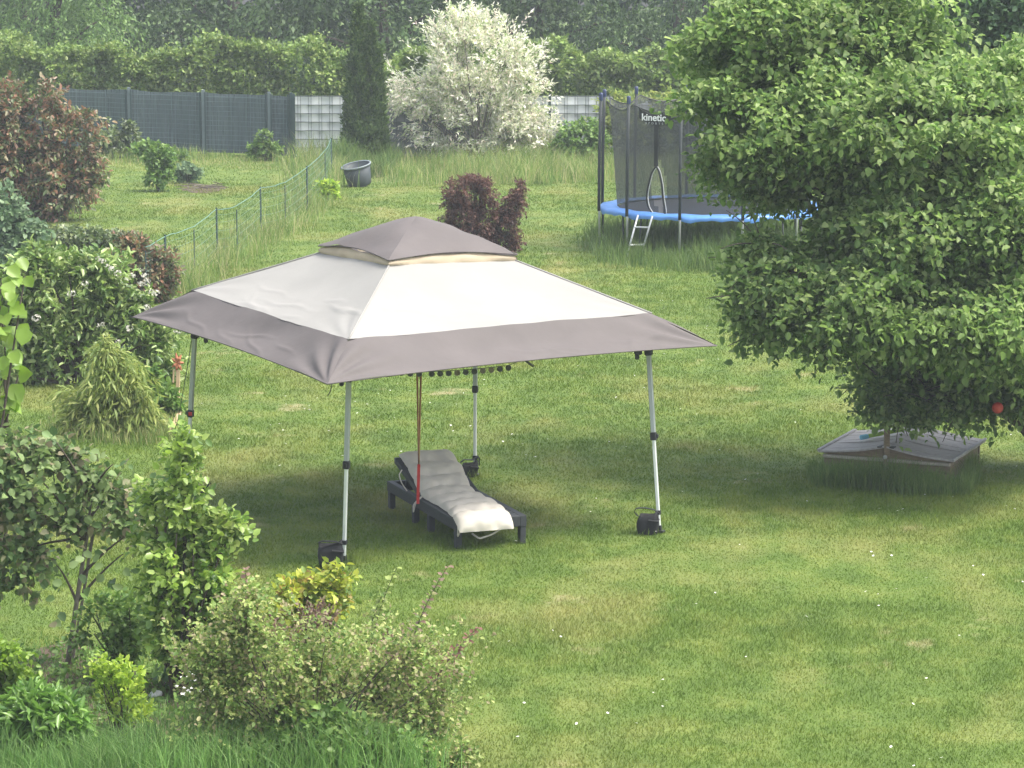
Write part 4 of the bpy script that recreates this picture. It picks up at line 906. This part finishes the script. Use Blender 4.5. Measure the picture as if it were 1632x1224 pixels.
mb.build('netting', M['nettwine'], nf, kind='stuff')

# ================================================================== PLANTS
# hazel ---------------------------------------------------------------------------------
hb = A([5.75, 30.2, 0.]); hz = empty('hazel_tree', hb, 'large broad-leaved tree filling the right side beside the sandbox', 'tree')
hl = px_lobes([(1250, 60, 160, 105, .3), (1400, 40, 130, 90, .5), (1198, 165, 106, 70, -.2), (1330, 190, 170, 100, -.5), (1470, 210, 170, 110, -.8, 1.3), (1600, 160, 120, 100, -.4), (1190, 250, 78, 45, .0), (1215, 392, 46, 26, -.9), (1235, 292, 66, 32, -.2), (1400, 330, 88, 72, -.5), (1280, 250, 84, 48, -.3),
               (1440, 370, 140, 90, -1.0, 1.2), (1580, 330, 120, 100, -1.1, 1.2), (1265, 455, 84, 58, -1.3), (1232, 480, 58, 52, -1.3), (1215, 425, 40, 30, -1.1), (1370, 480, 120, 62, -1.7, .9), (1500, 500, 110, 75, -1.8, .9), (1610, 500, 95, 90, -1.8, .9), (1250, 525, 48, 24, -1.3), (1340, 545, 40, 18, -1.2),
               (1435, 600, 46, 52, -.3), (1480, 610, 60, 30, -.6), (1560, 610, 60, 26, -.9), (1405, 590, 40, 46, -.7, .3), (1440, 640, 44, 20, -.9, .25), (1420, 625, 30, 40, -1., .25), (1490, 640, 40, 14, -.8, .2), (1540, 640, 50, 20, -1., .25), (1700, 300, 130, 220, -.3), (1720, 560, 110, 100, -.6), (1690, 120, 110, 90, .2), (1610, 600, 62, 60, -1.1), (1570, 560, 60, 50, -1.2)], hb[1])
lay = SN(1.6); lay2 = SN(4.5)
P, d = shell_points(hl, 27000, .5, -.6, 3.2, .10, .2, zmin=.5)
tier = np.sin(P[:, 2]*6.283/.52+2.2*lay(P)); kp = (tier+.6*lay2(P) > -.75-.6*rng.random(len(P))) | (P[:, 2] < 1.7); P, d = P[kp], d[kp]
Dr = nrm(d*A([1, 1, .25])+A([0, 0, .1])+rng.normal(size=P.shape)*A([.45, .45, .2])); Ln = .38*rng.uniform(.6, 1.5, len(P))
lv = twig_leaves(P-Dr*Ln[:, None]*.45, Dr, Ln, 7, .34, 1.0, .068, .5, 1.3, 0., .5)
ballp = at(1590, 650, 28.9); far_ = np.linalg.norm(lv[0]-ballp-A([0, -.1, .03]), axis=1) > .24; lv = [x[far_] for x in lv]
crown('foliage', lv, L['hazel'], tmpl_ovate(.37, .12, .2), hz, 300)
mb = MB(); tipsH = [c for c, r in hl]
for i in range(9):
    a = i*.7; f = hb+A([math.cos(a)*.16, math.sin(a)*.16, -.02]); tgt = A(tipsH[(i*3) % len(tipsH)]); m = hb+A([(tgt[0]-hb[0])*.35, (tgt[1]-hb[1])*.35, tgt[2]*.75])
    t = np.linspace(0, 1, 10)[:, None]; mb.tube((1-t)**2*f+2*t*(1-t)*m+t*t*tgt, np.linspace(.055, .012, 10), 7)
mb.build('trunk', M['bark'], hz, True)
mb = MB()
for c in tipsH:
    c = A(c); s_ = hb+A([(c[0]-hb[0])*.3, (c[1]-hb[1])*.3, c[2]*.6]); mb.tube(bezier(s_, c, A([0, 0, .25])), np.linspace(.026, .008, 7), 5)
    for k in range(5):
        e = c+rnd_dir(1)[0]*A([.7, .6, .45]); mb.tube(bezier(c, e, A([0, 0, .08])), np.linspace(.009, .004, 7), 4)
mb.build('branch', M['bark'], hz, True)

rt = A([8.2, 41., 0.]); plant('blue_green_tree', 'dark blue green tree above the big leafy tree at top right', 'tree', rt, [(1560, 10, 70, 75), (1640, 40, 80, 75), (1600, 110, 80, 70, .5), (1500, 0, 60, 50, .8), (1690, 130, 70, 90), (1720, 260, 60, 110), (1560, 200, 60, 60, 1)], 'teal2', 1500, 9, .11, .34, .5, .9, tmpl_ovate(.34), 'bark', .07, trunk_name='trunk')
# left side: big bronze bush, shrubs, rhododendron, bamboo ------------------------------------------------
plant('bronze_bush', 'large bush with bronze red young leaves left of the back lawn', 'bush', (75, 352), [(50, 200, 70, 60), (110, 215, 50, 50), (30, 260, 60, 60), (95, 290, 62, 42), (15, 160, 40, 30), (-20, 230, 50, 70), (70, 150, 30, 18), (135, 270, 28, 36), (70, 330, 40, 20)], 'photinia', 1500, 9, .105, .26, .25, .8, tmpl_ovate(.26), 'bark', .04, ntips=24, gfreq=2.4)
plant('dark_weed', 'dark reddish weed patch right of the bronze bush by the screen fence', 'weeds', (185, 252), [(180, 225, 32, 22), (205, 212, 14, 24), (155, 230, 20, 22)], 'photgreen', 260, 7, .09, .22)
plant('low_shrub', 'small dark upright shrub on the far lawn', 'shrub', (253, 305), [(252, 272, 19, 28), (246, 248, 12, 14), (262, 255, 12, 18)], 'shrub', 230, 8, .085, .22)
plant('low_shrub', 'small round shrub beside the dead twigs on the far lawn', 'shrub', (298, 292), [(296, 275, 16, 13), (306, 270, 8, 10)], 'teal', 150, 8, .08, .2)
plant('fence_weed', 'leafy weed climbing the middle of the screen fence', 'weeds', (422, 256), [(420, 225, 12, 22), (432, 240, 18, 12), (408, 240, 12, 12)], 'shrub', 130, 7, .09, .2)
plant('fence_weed', 'low leafy weeds at the left half of the screen fence', 'weeds', (240, 258), [(235, 238, 22, 14), (262, 243, 16, 12), (285, 246, 16, 8)], 'shrub', 170, 7, .09, .2)
b = G(322, 303); root = empty('dead_twig_pile', b, 'small pile of dead twigs on bare soil on the far lawn', 'twigs')
for i in range(16):
    a = rng.uniform(0, 3.14); c = b+A([rng.normal()*.3, rng.normal()*.35, .04+.05*rng.random()]); d_ = A([math.cos(a), math.sin(a), rng.normal()*.15])*rng.uniform(.15, .4); mb = MB(); mb.tube(bezier(c-d_, c+d_, A([0, 0, .04])), .008, 4); mb.build('twig', M['barkgrey'] if i % 3 else M['bark'], root)
plant('hosta', 'small bright yellow green plant at the end of the net fence', 'plant', (521, 318), [(521, 301, 17, 15)], 'lime', 130, 6, .10, .16, .5, .8, tmpl_ovate(.32), 'stem', .006, gate=-1)
plant('grey_bush', 'grey green bush at the left edge below the bronze bush', 'bush', (15, 470), [(10, 350, 34, 52), (40, 385, 36, 36), (-10, 410, 50, 50)], 'teal', 520, 9, .085, .25)
plant('ground_shrub', 'low dull green shrub between bronze bush and white rhododendron', 'shrub', (130, 402), [(110, 372, 50, 12), (165, 380, 40, 14), (70, 380, 30, 16)], 'photgreen', 260, 8, .08, .2)
rb = G(120, 610)
rh = plant('rhododendron', 'big green shrub with white blossoms left of the gazebo', 'shrub', (120, 610), [(70, 440, 55, 48), (150, 470, 60, 60), (210, 500, 45, 50), (100, 540, 62, 60), (200, 570, 60, 52), (40, 500, 40, 60), (30, 580, 45, 45), (250, 540, 30, 44), (60, 410, 40, 22), (140, 420, 40, 22), (265, 600, 22, 40)], 'rhodo', 1500, 8, .10, .28, .3, .85, tmpl_ovate(.22), 'bark', .03, ntips=20, shell=.7, gate=-.1, rough=.24, upb=.6)
fl = []
for px, py in ((222, 432), (228, 440), (235, 445), (212, 440), (232, 455), (240, 463), (160, 412), (172, 425), (178, 432), (200, 445), (190, 436), (152, 520), (163, 517), (232, 492), (281, 527), (165, 419), (226, 448), (238, 452), (60, 505), (110, 470), (205, 520), (190, 545), (246, 500), (130, 455), (250, 470)):
    c = at(px+rng.normal()*3, py+rng.normal()*3, rb[1]-.75+rng.normal()*.08); mb = MB()
    sz = rng.uniform(.6, 1.3)
    for k in range(16):
        e = rnd_dir(1)[0]; r_ = .026*rng.uniform(.6, 1.2)*sz; p = c+e*A([.045, .04, .032])*sz+A([0, 0, .01]); s1 = nrm(np.cross(e, A([0, 0, 1.])))*r_*.6; s2 = np.cross(e, s1)
        mb.add([p-s1, p-s2, p+s1, p+s2], [(0, 1, 2, 3)])
    mb.build('blossom', M['cream'], rh)
plant('red_tip_shrub', 'smaller shrub with red brown tips behind the white blossoms', 'shrub', (228, 482), [(215, 405, 32, 30), (255, 430, 30, 34), (235, 450, 40, 30), (200, 385, 14, 16)], 'photinia', 560, 9, .085, .22, .2, .75, tmpl_ovate(.24), 'bark', .02, gfreq=3)
b = G(178, 692); bb = empty('bamboo_clump', b, 'yellow green arching bamboo clump left of the gazebo', 'bamboo')
bl = px_lobes([(180, 585, 46, 45), (140, 625, 36, 40), (215, 630, 42, 44), (170, 660, 60, 34), (165, 548, 20, 20), (240, 670, 24, 26), (120, 665, 26, 24)], b[1])
P, d = shell_points(bl, 760, .7, -.2, 3., .25, .4); Dr = nrm(d*A([1, 1, .4])+A([0, 0, .5])+rng.normal(size=P.shape)*.25); Ln = .34*rng.uniform(.6, 1.4, len(P))
crown('foliage', twig_leaves(P-Dr*Ln[:, None]*.5, Dr, Ln, 9, .95, .55, .125, .35, .4), L['bamboo'], tmpl_rhomb(.10, .2), bb)
stems('culm', b, [c for c, r in bl]+[P[i] for i in range(22)], M['stem'], bb, .008, .4, 5)
plant('low_shrub', 'small dark shrub between bamboo and wooden stake', 'shrub', (262, 668), [(255, 640, 26, 30), (240, 610, 20, 24)], 'shrub', 240, 8, .08, .2)

# maple ---------------------------------------------------------------------------------
plant('red_maple', 'dark red cut-leaved maple with upright side shoot behind the gazebo roof', 'maple', (775, 402), [(748, 310, 42, 30), (735, 340, 32, 36), (770, 350, 38, 40), (752, 292, 30, 16), (805, 362, 26, 34), (815, 330, 14, 30), (828, 300, 9, 18), (826, 322, 11, 22), (715, 362, 20, 14), (800, 385, 34, 18)], 'maple', 1300, 10, .06, .16, .5, .8, tmpl_rhomb(.22, .2), 'bark', .03, shell=.6, gate=-.7, gfreq=5, rough=.1, ntips=16, upb=.2)

# foreground bed ------------------------------------------------------------------------
b = G(-35, 1010); vn = empty('vine_shrub', b, 'bright green large-leaved vine at the left picture edge', 'vine')
q = A([at(px, py, b[1]+dy) for px, py, dy in ((8, 455, 0), (26, 470, -.1), (4, 500, .1), (22, 505, 0), (-5, 540, 0), (14, 560, -.1), (3, 600, .05), (18, 612, 0), (-12, 470, 0), (-20, 520, .1), (0, 640, 0), (24, 440, .1), (-15, 620, 0), (12, 580, .1), (-25, 560, -.1), (5, 525, -.1), (-12, 660, 0), (10, 655, .05))])
q = np.concatenate([q]+[q+rng.normal(size=q.shape)*A([.07, .12, .08]) for _ in range(3)]); n = len(q)
D_ = nrm(np.c_[rng.uniform(-.2, 1, n), -.5+rng.normal(size=n)*.3, rng.uniform(-.9, .2, n)]); N_ = nrm(A([0, -.7, .8])+rng.normal(size=(n, 3))*.35)
crown('foliage', (q, D_, N_, np.full(n, .145)*rng.uniform(.6, 1.15, n)), L['vine'], tmpl_ovate(.5, .1, .2), vn, 30)
stems('stem', b, [q[i] for i in range(0, n, 2)], M['bark'], vn, .02, .15, 5)

b = G(105, 1064); rs = empty('rose_tree', b, 'small leaning tree with dull dark leaves at the lower left', 'tree')
rl = px_lobes([(60, 720, 75, 42), (140, 760, 55, 38), (30, 790, 70, 50), (110, 830, 60, 40), (40, 880, 70, 42), (190, 800, 36, 42), (160, 830, 30, 30), (0, 700, 40, 35), (215, 840, 22, 34), (-40, 800, 60, 120), (10, 925, 30, 16), (130, 720, 40, 22)], b[1])
P, d = shell_points(rl, 620, .8, .1, 3.2, .25, .4); Dr = nrm(d*A([1, 1, .5])+A([0, 0, .15])+rng.normal(size=P.shape)*.4); Ln = .24*rng.uniform(.6, 1.4, len(P))
lv = twig_leaves(P-Dr*Ln[:, None]*.5, Dr, Ln, 6, .35, .9, .062, .4, .7)
sideq = A([at(px, py, b[1]-.2+rng.normal()*.12) for px, py in ((150, 905), (165, 915), (128, 915), (100, 930), (140, 935), (178, 925), (198, 905), (88, 955), (95, 975), (85, 990), (120, 895), (180, 940), (205, 920), (132, 880), (110, 905), (165, 885), (88, 1000), (150, 950), (195, 940), (210, 940))])
lv = cat(lv, (sideq, nrm(rng.normal(size=(20, 3))+A([0, -.3, -.5])), nrm(A([0, -.8, .5])+rng.normal(size=(20, 3))*.3), np.full(20, .085)))
crown('foliage', lv, L['rose'], tmpl_ovate(.42), rs, 160)
t0 = [b-A([0, 0, .05])]+[at(px, py, b[1]) for px, py in ((118, 990), (128, 920), (138, 860), (145, 800), (150, 750))]
mb = MB(); mb.tube(t0, [.022, .019, .016, .013, .009, .005], 8); mb.build('trunk', M['barkgrey'], rs, True)
mb = MB(); 
for s_, e_ in (((122, 960), (200, 880)), ((122, 960), (90, 900)), ((138, 860), (60, 760)), ((138, 860), (30, 880)), ((140, 830), (190, 780)), ((128, 920), (215, 845)), ((145, 800), (90, 705)), ((138, 860), (10, 800)), ((145, 790), (180, 740))):
    mb.tube(bezier(at(*s_, b[1]), at(*e_, b[1]+rng.normal()*.2), A([0, 0, .06])), np.linspace(.014, .004, 7), 5)
mb.build('branch', M['bark'], rs, True)
mb = MB(); mb.beam(b+A([.04, .03, 0]), at(150, 840, b[1]+.04), .022, .022, up=(0, 1, 0)); o = mb.build('tree_stake', M['barkgrey']); tag(o, 'thin grey stake tied beside the leaning small tree', 'stake')

pb = G(283, 1112)
plant('young_pear_tree', 'narrow upright young tree with glossy light green leaves near the gazebo corner', 'tree', (283, 1112), [(290, 715, 16, 36), (292, 775, 34, 40), (310, 830, 52, 40), (285, 870, 55, 50), (350, 850, 36, 32), (280, 940, 52, 55), (320, 960, 42, 55), (270, 1010, 42, 42), (300, 1040, 52, 36), (240, 790, 14, 40), (372, 840, 16, 16), (262, 960, 30, 60), (345, 920, 22, 40)], 'pear', 830, 8, .060, .22, .25, .85, tmpl_ovate(.36), 'bark', .018, shell=.75, gate=-.5, gfreq=4, upb=.7, singles=220, ntips=18, trunk_name='trunk', inner=.5)
plant('grey_leaf_shrub', 'shrub with dull pale leaves hanging at the foot of the young tree', 'shrub', (330, 1095), [(330, 1010, 38, 30), (300, 1050, 40, 24), (350, 1050, 30, 30)], 'teal', 190, 7, .055, .18, singles=40)
plant('lime_shrub', 'small upright lime yellow shrub in the lower left bed', 'shrub', (188, 1180), [(180, 1065, 15, 22), (172, 1100, 16, 28), (205, 1090, 14, 24), (195, 1128, 30, 30), (224, 1132, 12, 16), (158, 1075, 7, 16)], 'lime', 190, 7, .040, .17, .1, .7, tmpl_ovate(.34), 'bark', .006, upb=1.4, gate=-.2, singles=40, ntips=22)
plant('lance_leaf_perennial', 'deep green perennial with long narrow leaves at the lower left', 'plant', (75, 1210), [(70, 1125, 44, 30), (95, 1160, 42, 40), (45, 1165, 40, 36)], 'peony', 300, 8, .105, .2, .3, .95, tmpl_ovate(.15), 'stem', .006, upb=1.0, gate=-.8, singles=60)
plant('light_green_shrub', 'light green shrub at the left edge beside the lance-leaved perennial', 'shrub', (5, 1170), [(8, 1060, 30, 50), (20, 1110, 34, 40), (-15, 1090, 40, 60)], 'vine', 330, 8, .05, .18, .3, .9, singles=30)
plant('feathery_shrub', 'airy brown green shrub between the leaning tree and young tree', 'shrub', (205, 1085), [(190, 985, 46, 40), (215, 1030, 42, 34), (150, 1010, 30, 30)], 'shrub', 260, 8, .042, .2, .3, .8, gate=-.2)
plant('yellow_shrub', 'yellow green shrub with orange tips in front of the front gazebo bag', 'shrub', (500, 1070), [(515, 930, 36, 20), (490, 965, 44, 30), (470, 945, 22, 26), (530, 960, 22, 24), (440, 985, 36, 34), (545, 915, 14, 10)], 'yellow', 260, 7, .058, .2, .25, .85, tmpl_ovate(.34), 'bark', .01, upb=.9, singles=100, gate=0., shell=.8)
def spirea_sprays():
    Y = G(500, 1210)[1]; out = []
    for i in range(210):
        px = rng.uniform(300, 735); top = 955+.00055*(px-450)**2+rng.uniform(-10, 120); p = at(px+rng.normal()*10, top+60, Y+rng.normal()*.25)
        out.append((p, nrm(A([rng.normal()*.45+(px-500)*.0016, rng.normal()*.4, 1.]))))
    T = A([o[0] for o in out]); D = A([o[1] for o in out])
    return twig_leaves(T, D, rng.uniform(.25, .6, len(T)), 15, .25, .75, .030, .35, .7)
plant('spirea_bush', 'wide twiggy bush with small brownish green leaves at the bottom', 'bush', (500, 1210), [(380, 1000, 55, 52), (440, 1050, 90, 60), (560, 1060, 95, 60), (360, 1090, 70, 55), (480, 1120, 130, 70), (620, 1110, 80, 62), (660, 1050, 52, 42), (420, 1170, 130, 50), (600, 1180, 110, 50), (690, 1140, 36, 46), (330, 1050, 40, 40), (400, 950, 30, 28), (700, 1080, 40, 30)], 'spirea', 2300, 9, .034, .24, .3, .8, tmpl_ovate(.34), 'bark', .008, shell=.85, gate=.05, gfreq=4, upb=.7, ntips=70, inner=.4, extra=spirea_sprays())
plant('pink_tipped_weeds', 'pinkish brown seed heads standing above the twiggy bush', 'weeds', (500, 1120), [(380, 985, 34, 30), (500, 985, 40, 24), (440, 1010, 40, 20), (620, 1030, 44, 22), (700, 1060, 36, 20), (360, 1050, 40, 18), (640, 1085, 40, 16)], 'plum', 360, 9, .026, .2, .2, .6, tmpl_ovate(.34), 'stem', .004, shell=.8, gate=-.6, upb=1.2, ntips=40)
plant('low_bush', 'low dark green bush at the bottom edge under the twiggy bush', 'bush', (545, 1235), [(520, 1170, 70, 34), (600, 1195, 70, 30), (430, 1205, 60, 26)], 'shrub', 520, 8, .048, .16, .3, .9, singles=60)
plant('pale_weed', 'pale pinkish weed with white flowers at the lawn edge at the bottom', 'weeds', (705, 1222), [(700, 1200, 44, 20), (735, 1205, 20, 16), (668, 1195, 22, 18)], 'spirea', 240, 8, .03, .15)
for i, (lab, p0, p1, bow, mt) in enumerate((('tall green leafy shoot left of the pair above the bush', (585, 1100), (632, 905), .1, 'spirea'), ('tall plum red leafy shoot above the bush on the lawn', (648, 1060), (714, 902), .08, 'plum'), ('arching red tipped shoot reaching out over the lawn', (690, 1090), (762, 1000), .05, 'plumtip'), ('leaning green leafy shoot in the middle of the bush', (575, 1080), (610, 945), .05, 'spirea'), ('pale seed-topped stem left of the yellow shrub', (400, 1060), (392, 905), .02, 'plum'))):
    b = G(p0[0]-12, 1165); a, e = at(p0[0], p0[1], b[1]), at(*p1, b[1]); root = empty('leafy_shoot', b, lab, 'shoot', 'shoots above the twiggy bush')
    crv = np.vstack([bezier(b, a, A([0, 0, 0]), 5)[:-1], bezier(a, e, A([-bow, 0, 0]), 12)]); mb = MB(); mb.tube(crv, np.linspace(.007, .002, len(crv)), 5); mb.build('stem', M['stem'], root)
    m = 34; s_ = np.linspace(0, 1, m)**.8; ii = 4+s_*(len(crv)-5); pos = np.stack([np.interp(ii, np.arange(len(crv)), crv[:, c]) for c in range(3)], 1); tn_ = nrm(e-a)
    sd = np.cross(tn_, A([0, 1., 0])); ph = np.arange(m)*2.4; D_ = nrm(sd*np.cos(ph)[:, None]+A([0, 1, 0])*np.sin(ph)[:, None]+tn_*.35+A([0, 0, -.1])); N_ = nrm(A([0, -.4, 1])+rng.normal(size=(m, 3))*.3)
    crown('foliage', (pos, D_, N_, .075*(1-.4*s_)*rng.uniform(.7, 1.2, m)), L[mt], tmpl_ovate(.42), root, m)
# small things in the bed
def stone(label, px, py, r):
    c = G(px, py); n1 = SN(14); V = []; mb = MB(); prof = np.linspace(0, math.pi, 8); th = np.arange(10)*2*math.pi/10
    P = A([[A([math.sin(f)*math.cos(t), math.sin(f)*math.sin(t), math.cos(f)*.6]) for t in np.r_[th, th[:1]]] for f in prof])*r; P = P*(1+.14*n1(P*3/r*.1)[..., None]); P = P+c+A([0, 0, r*.5])
    mb.grid(P[:, ::-1]); tag(mb.build('stone', M['stone'], None, True), label, 'stone', 'stones in the bed')
stone('white stone on the soil under the young narrow tree', 248, 1112, .05)
stone('small grey stone behind the lime shrub', 222, 1078, .03)
b = G(305, 1128); q = b+np.c_[rng.normal(size=(22, 2))*A([.10, .12]), rng.uniform(.12, .3, 22)]
wfl = empty('white_flower_plant', b, 'cluster of tiny white flowers at the foot of the young tree', 'flowers')
for i in range(22):
    mb = MB(); th = np.arange(6)*math.pi/3; r_ = rng.uniform(.011, .02); mb.add(np.vstack([q[i]+A([0, 0, .004]), q[i]+np.c_[np.cos(th)*r_, np.sin(th)*r_*.8, np.sin(th)*r_*.5]]), [(0, 1+k, 1+(k+1) % 6) for k in range(6)]); mb.build('flower', M['petal'], wfl)
stems('stem', b, q, M['stem'], wfl, .003, .1, 4)
c = G(208, 1221, .05); me = np_mesh('fallen_leaf', tmpl_ovate(.38)[0]*.09, [tmpl_ovate(.38)[1]]); o = link('fallen_leaf', me, plain('yellow_leaf', (.62, .42, .08), .6, .1)); o.location = [float(x) for x in c]; o.rotation_euler = (.3, .1, .4); tag(o, 'single yellow leaf in the grass at the bottom left', 'leaf')

# ================================================================== haze
mb = MB(); mb.box((0, 74, 6), (250, 220, 14)); hz_ = mb.build('haze', None)
m = bpy.data.materials.new('haze_air'); m.use_nodes = True; nt = m.node_tree; nt.nodes.remove(nt.nodes['Principled BSDF'])
v = nt.nodes.new('ShaderNodeVolumePrincipled'); v.inputs['Density'].default_value = .0009; v.inputs['Color'].default_value = (.86, .93, 1, 1); v.inputs['Anisotropy'].default_value = .0
nt.links.new(v.outputs[0], nt.nodes['Material Output'].inputs['Volume']); hz_.data.materials.append(m); tag(hz_, kind='stuff')
